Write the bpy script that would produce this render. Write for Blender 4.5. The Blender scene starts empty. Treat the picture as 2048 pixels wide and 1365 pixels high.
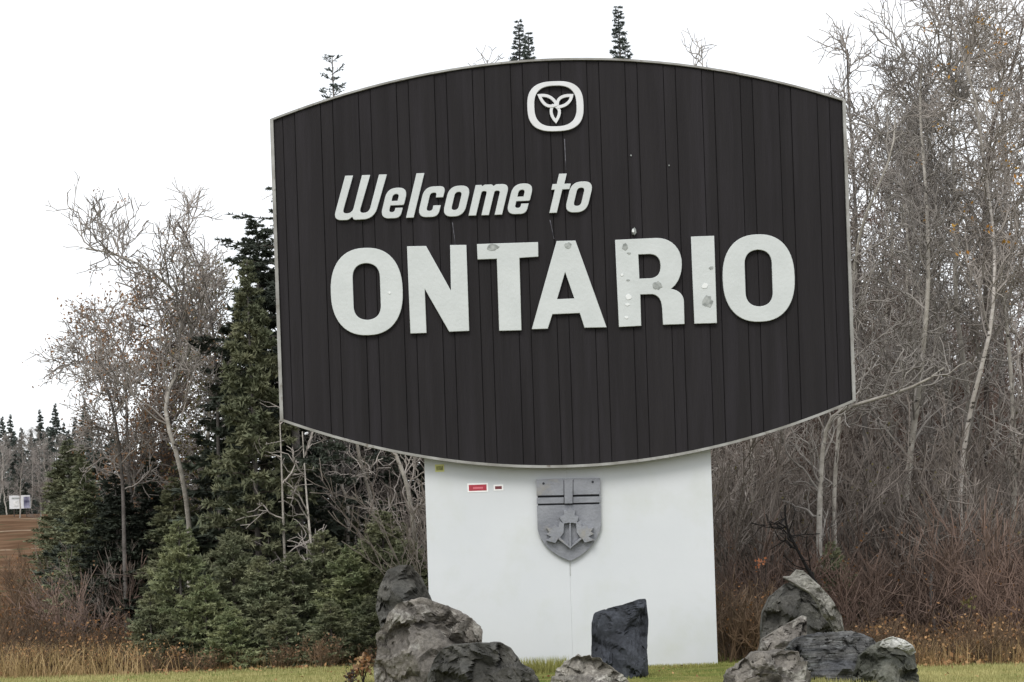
import bpy, bmesh, math, random
import numpy as np
from mathutils import Matrix, Vector, noise
random.seed(7)
RNG = np.random.default_rng(7)
SC = bpy.context.scene
COL = SC.collection
# ------------------------------------------------------------------ camera, sky, sun, exposure
F_PX = 4224.0            # focal length in photo pixels
PPU, PPV = 1024.0, 1160.0
TH = math.radians(1.94)  # the photograph's roll
CAMZ, CAMY = 0.96, -22.0
cam_data = bpy.data.cameras.new('camera')
cam = bpy.data.objects.new('camera', cam_data)
COL.objects.link(cam)
cam_data.sensor_fit = 'HORIZONTAL'
cam_data.sensor_width = 36.0
cam_data.lens = F_PX / 2048 * 36
cam_data.shift_y = (PPV - 682.0) / 2048
cam_data.clip_start, cam_data.clip_end = 0.2, 3000
cam.matrix_world = Matrix.Translation((0, CAMY, CAMZ)) @ Matrix.Rotation(math.pi/2, 4, 'X') @ Matrix.Rotation(-TH, 4, 'Z')
SC.camera = cam

world = bpy.data.worlds.new('World')
SC.world = world
world.use_nodes = True
SUN_EL, SUN_AZ = math.radians(47), math.radians(196)
wt = world.node_tree; wt.nodes.clear()
def wn(t, **k):
    n = wt.nodes.new(t)
    for a, b in k.items(): setattr(n, a, b)
    return n
sky = wn('ShaderNodeTexSky', sky_type='NISHITA', sun_disc=False)
sky.sun_elevation, sky.sun_rotation = SUN_EL, SUN_AZ
tc = wn('ShaderNodeTexCoord')
sep = wn('ShaderNodeSeparateXYZ'); wt.links.new(tc.outputs['Generated'], sep.inputs[0])
rise = wn('ShaderNodeMapRange'); rise.inputs['From Min'].default_value = 0.0; rise.inputs['From Max'].default_value = 1.0
rise.inputs['To Min'].default_value = 10.4; rise.inputs['To Max'].default_value = 14.0
wt.links.new(sep.outputs[2], rise.inputs['Value'])
cn = wn('ShaderNodeTexNoise'); cn.inputs['Scale'].default_value = 2.6; cn.inputs['Detail'].default_value = 3
wt.links.new(tc.outputs['Generated'], cn.inputs['Vector'])
thin = wn('ShaderNodeMapRange'); thin.inputs['From Min'].default_value = 0.35; thin.inputs['From Max'].default_value = 0.62
thin.inputs['To Min'].default_value = 0.80; thin.inputs['To Max'].default_value = 1.0
wt.links.new(cn.outputs['Fac'], thin.inputs['Value'])
cl = wn('ShaderNodeCombineColor')
for i, g in enumerate((0.985, 1.0, 1.02)):
    m = wn('ShaderNodeMath', operation='MULTIPLY'); m.inputs[1].default_value = g
    wt.links.new(rise.outputs[0], m.inputs[0]); wt.links.new(m.outputs[0], cl.inputs[i])
mx = wn('ShaderNodeMix', data_type='RGBA')
wt.links.new(thin.outputs[0], mx.inputs[0]); wt.links.new(sky.outputs[0], mx.inputs[6]); wt.links.new(cl.outputs[0], mx.inputs[7])
bg = wn('ShaderNodeBackground'); bg.inputs['Strength'].default_value = 0.1
wo = wn('ShaderNodeOutputWorld')
wt.links.new(mx.outputs[2], bg.inputs[0]); wt.links.new(bg.outputs[0], wo.inputs[0])

sd = bpy.data.lights.new('sun', 'SUN'); sd.energy = 1.4; sd.angle = math.radians(24); sd.color = (1.0, 0.96, 0.9)
sun = bpy.data.objects.new('sun', sd); COL.objects.link(sun)
# sun behind the camera and to the left, high
dirv = Vector((math.sin(SUN_AZ)*math.cos(SUN_EL), math.cos(SUN_AZ)*math.cos(SUN_EL), math.sin(SUN_EL)))
sun.rotation_euler = dirv.to_track_quat('Z', 'Y').to_euler()

vs = SC.view_settings
vs.view_transform = 'Standard'; vs.look = 'None'; vs.exposure = 0.32; vs.gamma = 1.0; vs.use_curve_mapping = False

# ------------------------------------------------------------------ helpers
CT, ST = math.cos(TH), math.sin(TH)
def W(u, v, Y):
    """photo pixel at world depth plane Y -> world point"""
    k = F_PX / (Y - CAMY)
    a, b = (u - PPU)/k, (PPV - v)/k
    return (a*CT + b*ST, Y, -a*ST + b*CT + CAMZ)
def smooth(a, b, x):
    t = np.clip((x-a)/(b-a), 0, 1); return t*t*(3-2*t)
def ground(x, y):
    x = np.asarray(x, float); y = np.asarray(y, float)
    z = -0.13*smooth(2.6, 4.6, x)*smooth(6, 0, y)
    z = z - 0.05*np.clip(-2.5-y, 0, 16)
    z = z + 0.02*np.maximum(0, y-9)*(1-0.6*smooth(70, 140, y))
    left = smooth(-0.6, -4.5, x + 0.10*(y+6))
    z = z + left*(0.062*np.maximum(0, y-19) * (y < 74) + 0.062*55*(y >= 74))
    z = z + 0.03*np.sin(x*0.9+y*0.31)*smooth(3, 9, np.abs(y)+np.abs(x)*0.5)
    return z
def tag(o, label=None, cat=None, group=None, kind=None):
    if label: o['label'] = label
    if cat: o['category'] = cat
    if group: o['group'] = group
    if kind: o['kind'] = kind
    return o
def empty(name, loc=(0, 0, 0), rz=0.0):
    o = bpy.data.objects.new(name, None); COL.objects.link(o)
    o.location = loc; o.rotation_euler = (0, 0, rz); o.empty_display_size = 0.2
    return o
def link(name, me, mat=None, parent=None, loc=(0, 0, 0)):
    o = bpy.data.objects.new(name, me); COL.objects.link(o)
    if mat is not None:
        if not me.materials: me.materials.append(mat)
        else:
            o.material_slots[0].link = 'OBJECT'; o.material_slots[0].material = mat
    o.parent = parent; o.location = loc
    return o
def np_mesh(name, v, quads=None, tris=None, smoothed=False):
    v = np.asarray(v, np.float32).reshape(-1, 3)
    me = bpy.data.meshes.new(name)
    me.vertices.add(len(v)); me.vertices.foreach_set('co', v.ravel())
    parts, sizes = [], []
    if quads is not None and len(quads):
        q = np.asarray(quads, np.int32).reshape(-1, 4); parts.append(q.ravel()); sizes.append(np.full(len(q), 4, np.int32))
    if tris is not None and len(tris):
        t = np.asarray(tris, np.int32).reshape(-1, 3); parts.append(t.ravel()); sizes.append(np.full(len(t), 3, np.int32))
    idx = np.concatenate(parts); sz = np.concatenate(sizes)
    me.loops.add(len(idx)); me.loops.foreach_set('vertex_index', idx)
    me.polygons.add(len(sz))
    st = np.zeros(len(sz), np.int32); st[1:] = np.cumsum(sz)[:-1]
    me.polygons.foreach_set('loop_start', st)
    me.polygons.foreach_set('use_smooth', np.full(len(sz), bool(smoothed)))
    me.update(calc_edges=True)
    return me
class Geo:
    """collects numpy geometry"""
    def __init__(s): s.v = []; s.q = []; s.t = []; s.n = 0
    def add(s, v, q=None, t=None):
        v = np.asarray(v, np.float32).reshape(-1, 3)
        if q is not None: s.q.append(np.asarray(q).reshape(-1, 4)+s.n)
        if t is not None: s.t.append(np.asarray(t).reshape(-1, 3)+s.n)
        s.v.append(v); s.n += len(v)
    def arrays(s):
        return (np.concatenate(s.v), np.concatenate(s.q) if s.q else None, np.concatenate(s.t) if s.t else None)
    def mesh(s, name, smoothed=False):
        v, q, t = s.arrays(); return np_mesh(name, v, q, t, smoothed)
    def box(s, a, b):
        (x0, y0, z0), (x1, y1, z1) = a, b
        s.add([(x0,y0,z0),(x1,y0,z0),(x1,y1,z0),(x0,y1,z0),(x0,y0,z1),(x1,y0,z1),(x1,y1,z1),(x0,y1,z1)],
              [(0,3,2,1),(4,5,6,7),(0,1,5,4),(1,2,6,5),(2,3,7,6),(3,0,4,7)])

# ---- materials
def mat(name, base, rough=0.8, spec=0.3, var=None, scale=6.0, detail=4, bump=0.0, bscale=20.0, objvar=0.0, stretch=(1, 1, 1), metal=0.0, trans=0.0, dirt=None):
    """var: second colour mixed by noise; objvar: brightness change per object; dirt: (colour, scale, lo, hi)"""
    m = bpy.data.materials.new(name); m.use_nodes = True
    nt = m.node_tree; N = nt.nodes; L = nt.links
    p = N['Principled BSDF']; p.inputs['Roughness'].default_value = rough
    p.inputs['Specular IOR Level'].default_value = spec; p.inputs['Metallic'].default_value = metal
    p.inputs['Base Color'].default_value = (*base, 1)
    tcn = N.new('ShaderNodeTexCoord'); mp = N.new('ShaderNodeMapping'); mp.inputs['Scale'].default_value = stretch
    L.new(tcn.outputs['Object'], mp.inputs[0])
    out = None
    if var is not None:
        nz = N.new('ShaderNodeTexNoise'); nz.inputs['Scale'].default_value = scale; nz.inputs['Detail'].default_value = detail
        L.new(mp.outputs[0], nz.inputs['Vector'])
        r = N.new('ShaderNodeMapRange'); r.inputs['From Min'].default_value = 0.36; r.inputs['From Max'].default_value = 0.64
        L.new(nz.outputs['Fac'], r.inputs['Value'])
        mxn = N.new('ShaderNodeMix'); mxn.data_type = 'RGBA'
        mxn.inputs[6].default_value = (*base, 1); mxn.inputs[7].default_value = (*var, 1)
        L.new(r.outputs[0], mxn.inputs[0]); out = mxn.outputs[2]
    if dirt is not None:
        dc, ds, lo, hi = dirt
        nz = N.new('ShaderNodeTexNoise'); nz.inputs['Scale'].default_value = ds; nz.inputs['Detail'].default_value = 6; nz.inputs['Roughness'].default_value = 0.65
        L.new(mp.outputs[0], nz.inputs['Vector'])
        r = N.new('ShaderNodeMapRange'); r.inputs['From Min'].default_value = lo; r.inputs['From Max'].default_value = hi
        L.new(nz.outputs['Fac'], r.inputs['Value'])
        mxn = N.new('ShaderNodeMix'); mxn.data_type = 'RGBA'
        if out is not None: L.new(out, mxn.inputs[6])
        else: mxn.inputs[6].default_value = (*base, 1)
        mxn.inputs[7].default_value = (*dc, 1)
        L.new(r.outputs[0], mxn.inputs[0]); out = mxn.outputs[2]
    if objvar > 0:
        oi = N.new('ShaderNodeObjectInfo'); r = N.new('ShaderNodeMapRange')
        r.inputs['To Min'].default_value = 1-objvar; r.inputs['To Max'].default_value = 1+objvar
        L.new(oi.outputs['Random'], r.inputs['Value'])
        hs = N.new('ShaderNodeHueSaturation')
        if out is not None: L.new(out, hs.inputs['Color'])
        else: hs.inputs['Color'].default_value = (*base, 1)
        L.new(r.outputs[0], hs.inputs['Value']); out = hs.outputs[0]
    if out is not None: L.new(out, p.inputs['Base Color'])
    if bump > 0:
        nb = N.new('ShaderNodeTexNoise'); nb.inputs['Scale'].default_value = bscale; nb.inputs['Detail'].default_value = 6
        L.new(mp.outputs[0], nb.inputs['Vector'])
        bp = N.new('ShaderNodeBump'); bp.inputs['Strength'].default_value = bump; bp.inputs['Distance'].default_value = 0.05
        L.new(nb.outputs['Fac'], bp.inputs['Height']); L.new(bp.outputs[0], p.inputs['Normal'])
    if trans > 0:   # thin leaves let a little light through
        tr = N.new('ShaderNodeBsdfTranslucent'); ms = N.new('ShaderNodeMixShader'); ms.inputs[0].default_value = trans
        if out is not None: L.new(out, tr.inputs[0])
        else: tr.inputs[0].default_value = (*base, 1)
        o = N['Material Output']
        L.new(p.outputs[0], ms.inputs[1]); L.new(tr.outputs[0], ms.inputs[2]); L.new(ms.outputs[0], o.inputs[0])
    return m
M = {}
M['board'] = mat('dark_stained_board', (0.0125, 0.0110, 0.0123), 0.75, 0.2, var=(0.0160, 0.0143, 0.0158), scale=1.6, bump=0.2, bscale=9, objvar=0.10, stretch=(6, 6, .35), dirt=((0.024, 0.0215, 0.0255), 0.9, 0.48, 0.78))
M['core'] = mat('dark_core', (0.012, 0.011, 0.012), 0.9, 0.1)
M['rail'] = mat('pale_metal_trim', (0.32, 0.32, 0.31), 0.5, 0.3, var=(0.20, 0.195, 0.18), scale=5, dirt=((0.12, 0.10, 0.08), 14, 0.58, 0.72))
M['letter'] = mat('aged_white_letter', (0.520, 0.548, 0.548), 0.5, 0.2, var=(0.485, 0.513, 0.512), scale=3.5, dirt=((0.42, 0.44, 0.42), 7, 0.66, 0.85), bump=0.08, bscale=30)
M['emblem'] = mat('clean_white_letter', (0.62, 0.63, 0.65), 0.4, 0.3, var=(0.58, 0.59, 0.60), scale=8)
M['patch'] = mat('worn_grey_patch', (0.20, 0.215, 0.21), 0.6, 0.2, var=(0.36, 0.38, 0.37), scale=22)
M['whitepatch'] = mat('white_highlight_and_bracket', (0.66, 0.68, 0.68), 0.5, 0.3)  # white for highlights painted on the letter marks; bracket uses it too
M['streak'] = mat('bird_lime_streak', (0.15, 0.15, 0.17), 0.8, 0.2, var=(0.04, 0.04, 0.05), scale=30)
M['panel'] = mat('white_painted_panel', (0.600, 0.622, 0.645), 0.5, 0.2, var=(0.562, 0.588, 0.612), scale=0.9, dirt=((0.53, 0.555, 0.535), 1.5, 0.50, 0.80), bump=0.05, bscale=6)
M['shield'] = mat('cast_grey_metal', (0.25, 0.26, 0.285), 0.55, 0.3, var=(0.19, 0.198, 0.22), scale=5, metal=0.25, bump=0.15, bscale=40, dirt=((0.28, 0.265, 0.235), 4, 0.58, 0.75))
M['shielddark'] = mat('dark_metal_and_groove_shade', (0.03, 0.032, 0.038), 0.7, 0.2)  # near-black base plate paints shade into the relief grooves; screw heads share it
M['red'] = mat('red_sticker', (0.42, 0.035, 0.06), 0.4, 0.4, var=(0.34, 0.03, 0.05), scale=40)
M['redlight'] = mat('faded_red_print', (0.62, 0.15, 0.19), 0.4, 0.4)
M['yellow'] = mat('yellow_sticker', (0.60, 0.60, 0.22), 0.4, 0.4)
M['olive'] = mat('olive_print', (0.16, 0.16, 0.05), 0.5, 0.3, var=(0.34, 0.34, 0.12), scale=60)
M['darkred'] = mat('dark_red_print', (0.16, 0.04, 0.05), 0.5, 0.3)
M['stickerwhite'] = mat('white_sticker_border', (0.85, 0.85, 0.85), 0.4, 0.4)
M['bark_pale'] = mat('pale_aspen_bark', (0.40, 0.375, 0.34), 0.85, 0.2, var=(0.26, 0.24, 0.21), scale=7, objvar=0.18, dirt=((0.035, 0.03, 0.028), 9, 0.60, 0.66), bump=0.2, bscale=30, stretch=(1, 1, 1.3))
M['bark_white'] = mat('white_birch_bark', (0.50, 0.47, 0.44), 0.75, 0.2, var=(0.34, 0.31, 0.28), scale=6, dirt=((0.04, 0.034, 0.03), 8, 0.58, 0.62), stretch=(1, 1, 2.2))
M['bark_grey'] = mat('grey_bark', (0.17, 0.155, 0.145), 0.9, 0.2, var=(0.10, 0.09, 0.083), scale=5, objvar=0.25, bump=0.3, bscale=26)
M['bark_dark'] = mat('dark_bark', (0.045, 0.036, 0.032), 0.9, 0.15, var=(0.075, 0.062, 0.055), scale=8, objvar=0.2)
M['black_wood'] = mat('wet_black_wood', (0.010, 0.009, 0.009), 0.8, 0.1)
M['twig_grey'] = mat('grey_twigs', (0.23, 0.205, 0.186), 0.9, 0.1, var=(0.37, 0.338, 0.312), scale=1.3, objvar=0.25)
M['twig_pale'] = mat('pale_twigs', (0.36, 0.335, 0.31), 0.85, 0.15, var=(0.22, 0.20, 0.185), scale=1.5, objvar=0.2)
M['twig_dark'] = mat('dark_twigs', (0.155, 0.132, 0.116), 0.9, 0.15, var=(0.235, 0.205, 0.184), scale=1.4, objvar=0.2)
M['twig_red'] = mat('reddish_brown_twigs', (0.190, 0.132, 0.108), 0.85, 0.1, var=(0.125, 0.095, 0.080), scale=0.8, objvar=0.2)
M['twig_brown'] = mat('dead_brown_stems', (0.155, 0.105, 0.068), 0.9, 0.1, var=(0.085, 0.062, 0.045), scale=0.9, objvar=0.2)
M['needle_dark'] = mat('dark_spruce_needles', (0.050, 0.060, 0.048), 0.7, 0.2, var=(0.075, 0.090, 0.066), scale=1.6, objvar=0.25, trans=0.1)
M['needle_mid'] = mat('green_spruce_needles', (0.135, 0.155, 0.095), 0.7, 0.2, var=(0.22, 0.225, 0.135), scale=1.6, objvar=0.22, trans=0.12)
M['needle_young'] = mat('bright_fir_needles', (0.165, 0.195, 0.105), 0.65, 0.2, var=(0.26, 0.275, 0.15), scale=2.6, objvar=0.2, trans=0.15)
M['needle_far'] = mat('hazed_grey_green_needles', (0.075, 0.093, 0.083), 0.8, 0.1, var=(0.10, 0.118, 0.105), scale=0.7, objvar=0.2)  # greyed and lightened: distance haze is painted into the needle colour
M['leaf_brown'] = mat('dry_brown_leaves', (0.27, 0.135, 0.055), 0.75, 0.2, var=(0.16, 0.085, 0.045), scale=3, trans=0.25)
M['leaf_pinkbrown'] = mat('faded_orange_leaves', (0.36, 0.22, 0.13), 0.75, 0.2, var=(0.19, 0.125, 0.08), scale=3, trans=0.3)
M['leaf_ochre'] = mat('ochre_leaves', (0.50, 0.30, 0.06), 0.7, 0.2, var=(0.42, 0.20, 0.05), scale=4, trans=0.3)
M['leaf_olive'] = mat('olive_leaves', (0.11, 0.115, 0.045), 0.75, 0.2, var=(0.17, 0.14, 0.055), scale=3, trans=0.25)
M['leaf_orange'] = mat('orange_leaves', (0.50, 0.15, 0.05), 0.7, 0.2, var=(0.55, 0.28, 0.16), scale=9, trans=0.3)
M['grass'] = mat('short_green_grass', (0.19, 0.23, 0.06), 0.75, 0.2, var=(0.30, 0.29, 0.10), scale=0.9, trans=0.25)
M['grass_dry'] = mat('yellowing_grass', (0.46, 0.42, 0.19), 0.75, 0.2, var=(0.33, 0.32, 0.13), scale=0.8, trans=0.25)
M['straw'] = mat('straw_grass', (0.46, 0.34, 0.18), 0.8, 0.2, var=(0.30, 0.20, 0.10), scale=1.2, trans=0.25)
M['litter'] = mat('fallen_leaves', (0.44, 0.27, 0.13), 0.8, 0.2, var=(0.20, 0.10, 0.05), scale=5, trans=0.1)

# ------------------------------------------------------------------ ground
def build_ground():
    ys = np.concatenate([np.linspace(-400, -70, 8), np.linspace(-60, -8, 14), np.linspace(-7, 8, 46)[0:], np.linspace(9, 100, 90), np.linspace(110, 1500, 24)])
    xs = np.concatenate([-np.geomspace(1200, 22, 16), np.linspace(-20, 20, 110), np.geomspace(22, 1200, 16)])
    X, Y = np.meshgrid(xs, ys)
    Z = ground(X, Y)
    fine = (np.abs(X) < 30) & (Y < 100) & (Y > -10)
    Z = Z + fine*RNG.normal(0, 0.008, Z.shape)
    v = np.stack([X, Y, Z], -1)
    ny, nx = X.shape
    i = np.arange(ny-1)[:, None]*nx + np.arange(nx-1)[None]
    q = np.stack([i, i+1, i+nx+1, i+nx], -1)
    me = np_mesh('ground', v, q, smoothed=True)
    m = bpy.data.materials.new('ground_soil_and_turf'); m.use_nodes = True
    nt = m.node_tree; N = nt.nodes; L = nt.links; p = N['Principled BSDF']; p.inputs['Roughness'].default_value = 0.95
    p.inputs['Specular IOR Level'].default_value = 0.0
    t = N.new('ShaderNodeTexCoord'); s = N.new('ShaderNodeSeparateXYZ'); L.new(t.outputs['Object'], s.inputs[0])
    def noise_(scale, det=5, vec=None):
        n = N.new('ShaderNodeTexNoise'); n.inputs['Scale'].default_value = scale; n.inputs['Detail'].default_value = det
        L.new(vec or t.outputs['Object'], n.inputs['Vector']); return n.outputs['Fac']
    def rng_(x, a, b, lo=0, hi=1):
        r = N.new('ShaderNodeMapRange'); r.inputs['From Min'].default_value = a; r.inputs['From Max'].default_value = b
        r.inputs['To Min'].default_value = lo; r.inputs['To Max'].default_value = hi; L.new(x, r.inputs['Value']); return r.outputs[0]
    def mix_(f, a, b):
        n = N.new('ShaderNodeMix'); n.data_type = 'RGBA'; L.new(f, n.inputs[0])
        for k, c in ((6, a), (7, b)):
            if isinstance(c, tuple): n.inputs[k].default_value = (*c, 1)
            else: L.new(c, n.inputs[k])
        return n.outputs[2]
    def math_(op, a, b):
        n = N.new('ShaderNodeMath'); n.operation = op
        for k, c in ((0, a), (1, b)):
            if isinstance(c, (int, float)): n.inputs[k].default_value = c
            else: L.new(c, n.inputs[k])
        return n.outputs[0]
    turf = mix_(rng_(noise_(2.2), .38, .62), (0.085, 0.115, 0.03), (0.19, 0.17, 0.065))
    soil = mix_(rng_(noise_(1.1), .4, .6), (0.055, 0.042, 0.032), (0.10, 0.075, 0.05))
    base = mix_(rng_(s.outputs[1], 3.0, 4.5), turf, soil)
    bounce_gravel = mix_(rng_(noise_(3.0), .4, .6), (0.24, 0.22, 0.19), (0.32, 0.29, 0.25))  # unseen pale ground in front, added to bounce light onto the panel
    base = mix_(rng_(s.outputs[1], -9.5, -8.5), bounce_gravel, base)
    mpn = N.new('ShaderNodeMapping'); mpn.inputs['Scale'].default_value = (0.06, 0.35, 0.35); L.new(t.outputs['Object'], mpn.inputs[0])
    dirt = mix_(rng_(noise_(0.7), .4, .6), (0.080, 0.048, 0.030), (0.125, 0.078, 0.050))
    dirt = mix_(rng_(noise_(1.3, 6, mpn.outputs[0]), .62, .70), dirt, (0.26, 0.205, 0.15))
    dirt = mix_(rng_(noise_(0.9, 6), .58, .64), dirt, (0.07, 0.06, 0.035))
    base = mix_(rng_(s.outputs[1], 15, 19), base, dirt)
    L.new(base, p.inputs['Base Color'])
    bp = N.new('ShaderNodeBump'); bp.inputs['Distance'].default_value = 0.05; bp.inputs['Strength'].default_value = 0.6
    L.new(noise_(9, 6), bp.inputs['Height']); L.new(bp.outputs[0], p.inputs['Normal'])
    o = link('ground', me, m); tag(o, kind='structure')
build_ground()

# ------------------------------------------------------------------ the sign
YP = 0.0          # front of the white panel
YB = -0.15        # front of the planks
YL = -0.188       # front of the raised letters
BASE = W(1137, 1332, YP)
ROOT = empty('welcome_sign', (BASE[0], 0, 0))
tag(ROOT, 'dark plank welcome sign with curved top, white letters and white base panel', 'sign')
def S(u, v, Y):
    p = W(u, v, Y); return (p[0]-BASE[0], p[2])
def SK(Y): return F_PX/(Y-CAMY)      # px per metre at Y
KB = SK(YB)
# board outline in its own frame (x from centre, z up)
(cLx, cLz), (cRx, cRz) = S(541, 240, YB), S(1690, 200, YB)
(dLx, dLz), (dRx, dRz) = S(561, 840, YB), S(1710, 803, YB)
X0, X1 = (cLx+dLx)/2, (cRx+dRx)/2
ZT, ZBt = (cLz+cRz)/2, (dLz+dRz)/2
XC, HW = (X0+X1)/2, (X1-X0)/2
SAG_T, SAG_B = 102/KB, 113/KB
def ztop(x, off=0.0):
    t = (np.asarray(x)-XC)/HW; return ZT - off + SAG_T*(1-np.abs(t)**2)
def zbot(x, off=0.0):
    t = (np.asarray(x)-XC)/HW; return ZBt + off - SAG_B*(1-np.abs(t)**2)
RW = 0.034
def slab(g, xa, xb, yf, yb, off, n=4):
    xs = np.linspace(xa, xb, n)
    v = []
    for y in (yf, yb):
        for f in (zbot, ztop):
            z = f(xs, off)
            v += [(x, y, float(zz)) for x, zz in zip(xs, z)]
    q = []
    FB, FT, BB, BT = 0, n, 2*n, 3*n
    for i in range(n-1):
        q += [(FB+i, FB+i+1, FT+i+1, FT+i), (BB+i, BT+i, BT+i+1, BB+i+1), (FT+i, FT+i+1, BT+i+1, BT+i), (FB+i, BB+i, BB+i+1, FB+i+1)]
    q += [(FB, FT, BT, BB), (FB+n-1, BB+n-1, BT+n-1, FT+n-1)]
    g.add(v, q)
g = Geo(); slab(g, X0+0.012, X1-0.012, YB+0.018, YB+0.125, 0.012, 40)
link('board_core', g.mesh('board_core'), M['core'], ROOT)
# planks: joints measured along the sign
joints = []
for i in range(-2, 16):
    u = 641.5 + 76.35*i
    for du in (0, 24.2):
        # joint lines are upright in the sign's frame; read at the height of the top-left corner
        x = S(541, 240, YB)[0] + (u+du-541)*1.0006/KB - 0.0
        joints.append(x)
joints = [x for x in joints if X0+RW+0.03 < x < X1-RW-0.03]
edges = [X0+RW] + joints + [X1-RW]
for i in range(len(edges)-1):
    a, b = edges[i]+0.004, edges[i+1]-0.004
    narrow = (b-a) < 0.2
    dy = (0.007 if narrow else 0.0) + random.uniform(-0.0015, 0.0015)
    g = Geo(); slab(g, a, b, YB+dy, YB+0.016, RW*0.7+0.004, 4)
    link('plank', g.mesh('plank'), M['board'], ROOT)
def arc_rail(f, off_in, off_out, name):
    n = 48; xs = np.linspace(X0-0.0, X1+0.0, n)
    zo = f(xs, off_out); zi = f(xs, off_in)
    v = []
    for y in (YB-0.022, YB+0.05):
        for z in (zi, zo): v += [(x, y, float(c)) for x, c in zip(xs, z)]
    q = []
    for i in range(n-1):
        q += [(i, i+1, n+i+1, n+i), (2*n+i, 3*n+i, 3*n+i+1, 2*n+i+1), (n+i, n+i+1, 3*n+i+1, 3*n+i), (i, 2*n+i, 2*n+i+1, i+1)]
    q += [(0, n, 3*n, 2*n), (n-1, 3*n-1, 4*n-1, 2*n-1)]
    link(name, np_mesh(name, v, q), M['rail'], ROOT)
arc_rail(ztop, RW*0.5, -0.004, 'edge_rail')
arc_rail(zbot, RW*0.7, -0.004, 'edge_rail')
for xa, xb in ((X0-0.004, X0+RW-0.004), (X1-RW+0.006, X1+0.004)):
    g = Geo(); g.box((xa, YB-0.025, ZBt-0.004), (xb, YB+0.05, ZT+0.004))
    link('edge_rail', g.mesh('edge_rail'), M['rail'], ROOT)

# ---- filled shapes
def fillet(pts, rads, n=7):
    """polygon with a radius for each corner -> dense outline"""
    out = []; m = len(pts)
    for i in range(m):
        p = Vector(pts[i]); a = Vector(pts[i-1]); b = Vector(pts[(i+1) % m]); r = rads[i] if isinstance(rads, (list, tuple)) else rads
        if r <= 0: out.append(tuple(p)); continue
        d1 = (a-p); d2 = (b-p); l1, l2 = d1.length, d2.length; d1.normalize(); d2.normalize()
        ang = math.acos(max(-1, min(1, d1.dot(d2))))
        if ang > 3.05: out.append(tuple(p)); continue
        t = min(r/math.tan(ang/2), l1*0.5, l2*0.5)
        s, e = p+d1*t, p+d2*t
        for k in range(n+1):
            w = k/n
            # quadratic near-circular blend
            c = 0.9
            q = s*(1-w)**2 + p*(2*w*(1-w)) + e*w*w
            mid = s*(1-w)+e*w
            out.append(tuple(q*c + mid*(1-c)))
    return out
def superell(cx, cy, w, h, e=2.4, n=56):
    o = []
    for i in range(n):
        a = 2*math.pi*i/n; c, s = math.cos(a), math.sin(a)
        o.append((cx+w/2*math.copysign(abs(c)**(2/e), c), cy+h/2*math.copysign(abs(s)**(2/e), s)))
    return o
def shape_mesh(name, loops, y_front, thick, bevel=0.004, mat_=None, parent=ROOT):
    """loops (outer, holes) in sign metres (x, z) -> solid with its front at y_front"""
    cu = bpy.data.curves.new(name, 'CURVE'); cu.dimensions = '2D'; cu.fill_mode = 'BOTH'
    cu.extrude = thick/2 - bevel; cu.bevel_depth = bevel; cu.bevel_resolution = 1; cu.offset = -bevel
    for lp in loops:
        sp = cu.splines.new('POLY'); sp.points.add(len(lp)-1); sp.use_cyclic_u = True
        for k, (x, z) in enumerate(lp): sp.points[k].co = (x, z, 0, 1)
    ob = bpy.data.objects.new(name, cu); COL.objects.link(ob)
    dg = bpy.context.evaluated_depsgraph_get(); dg.update()
    me = bpy.data.meshes.new_from_object(ob.evaluated_get(dg))
    bpy.data.objects.remove(ob); bpy.data.curves.remove(cu)
    me.transform(Matrix.Translation((0, y_front+thick/2, 0)) @ Matrix.Rotation(math.pi/2, 4, 'X'))
    me.materials.clear()
    return link(name, me, mat_, parent)
PL = lambda pts, Y=YL: [S(u, v, Y) for u, v in pts]
LT = 0.03
KL = SK(YL)
def O_letter(cu_, cv_):
    cx, cz = S(cu_, cv_, YL)
    outer = superell(cx, cz, 144/KL, 175/KL, 2.35)
    w, h, r = 54.5/KL, 113.5/KL, 27/KL
    inner = fillet([(cx-w/2, cz-h/2), (cx+w/2, cz-h/2), (cx+w/2, cz+h/2), (cx-w/2, cz+h/2)], r, 9)
    return [outer, inner]
letters = []
letters.append(O_letter(733.4, 583))
letters.append([PL([(814.1,492.5),(852,491.8),(902,581.6),(900.3,490),(932.5,489.6),(938.6,661.7),(898.3,663.4),(849.5,578),(853.2,665.8),(820.7,667)])])
letters.append([PL([(954,488.1),(1076,484),(1076.9,513.2),(1039,515.6),(1043.1,660.5),(998.2,661.6),(993.5,517.4),(955,518.9)])])
letters.append([PL([(1113.3,481.9),(1150.8,481),(1213.5,654.5),(1168.9,655.4),(1159.5,626),(1105,628.4),(1095.7,657.4),(1063.4,658.3)]),
                PL([(1130.2,544),(1149,596.8),(1114.1,598.2)])])
kk = 1/KL
def cub(p0, p1, p2, p3, n=10):
    return [tuple((1-t)**3*p0[j]+3*(1-t)**2*t*p1[j]+3*(1-t)*t*t*p2[j]+t**3*p3[j] for j in (0, 1)) for t in [i/n for i in range(n)]]
Rout = [(1230.4,479.6)] + cub((1312,475.8),(1344,475),(1363.8,498),(1363.8,527.9)) + cub((1363.8,527.9),(1363.8,552),(1354,570),(1341.5,577.7)) + cub((1341.5,577.7),(1359,580),(1368,590),(1368.2,606)) \
    + [(1369.2,648),(1326,649.5),(1324.5,618)] + cub((1324.5,618),(1323.5,598),(1316,588),(1300,588)) + [(1280.8,588.8),(1282.6,651.5),(1237.8,653.9)]
letters.append([PL(Rout),
                fillet(PL([(1276.7,508.9),(1320.5,507.2),(1321.5,555.8),(1278.8,557.2)]), [0, 40*kk, 40*kk, 0], 9)])
letters.append([PL([(1382.2,473.1),(1428.2,471.4),(1434.1,646),(1388.7,647.4)])])
letters.append(O_letter(1517.5, 556))
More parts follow.
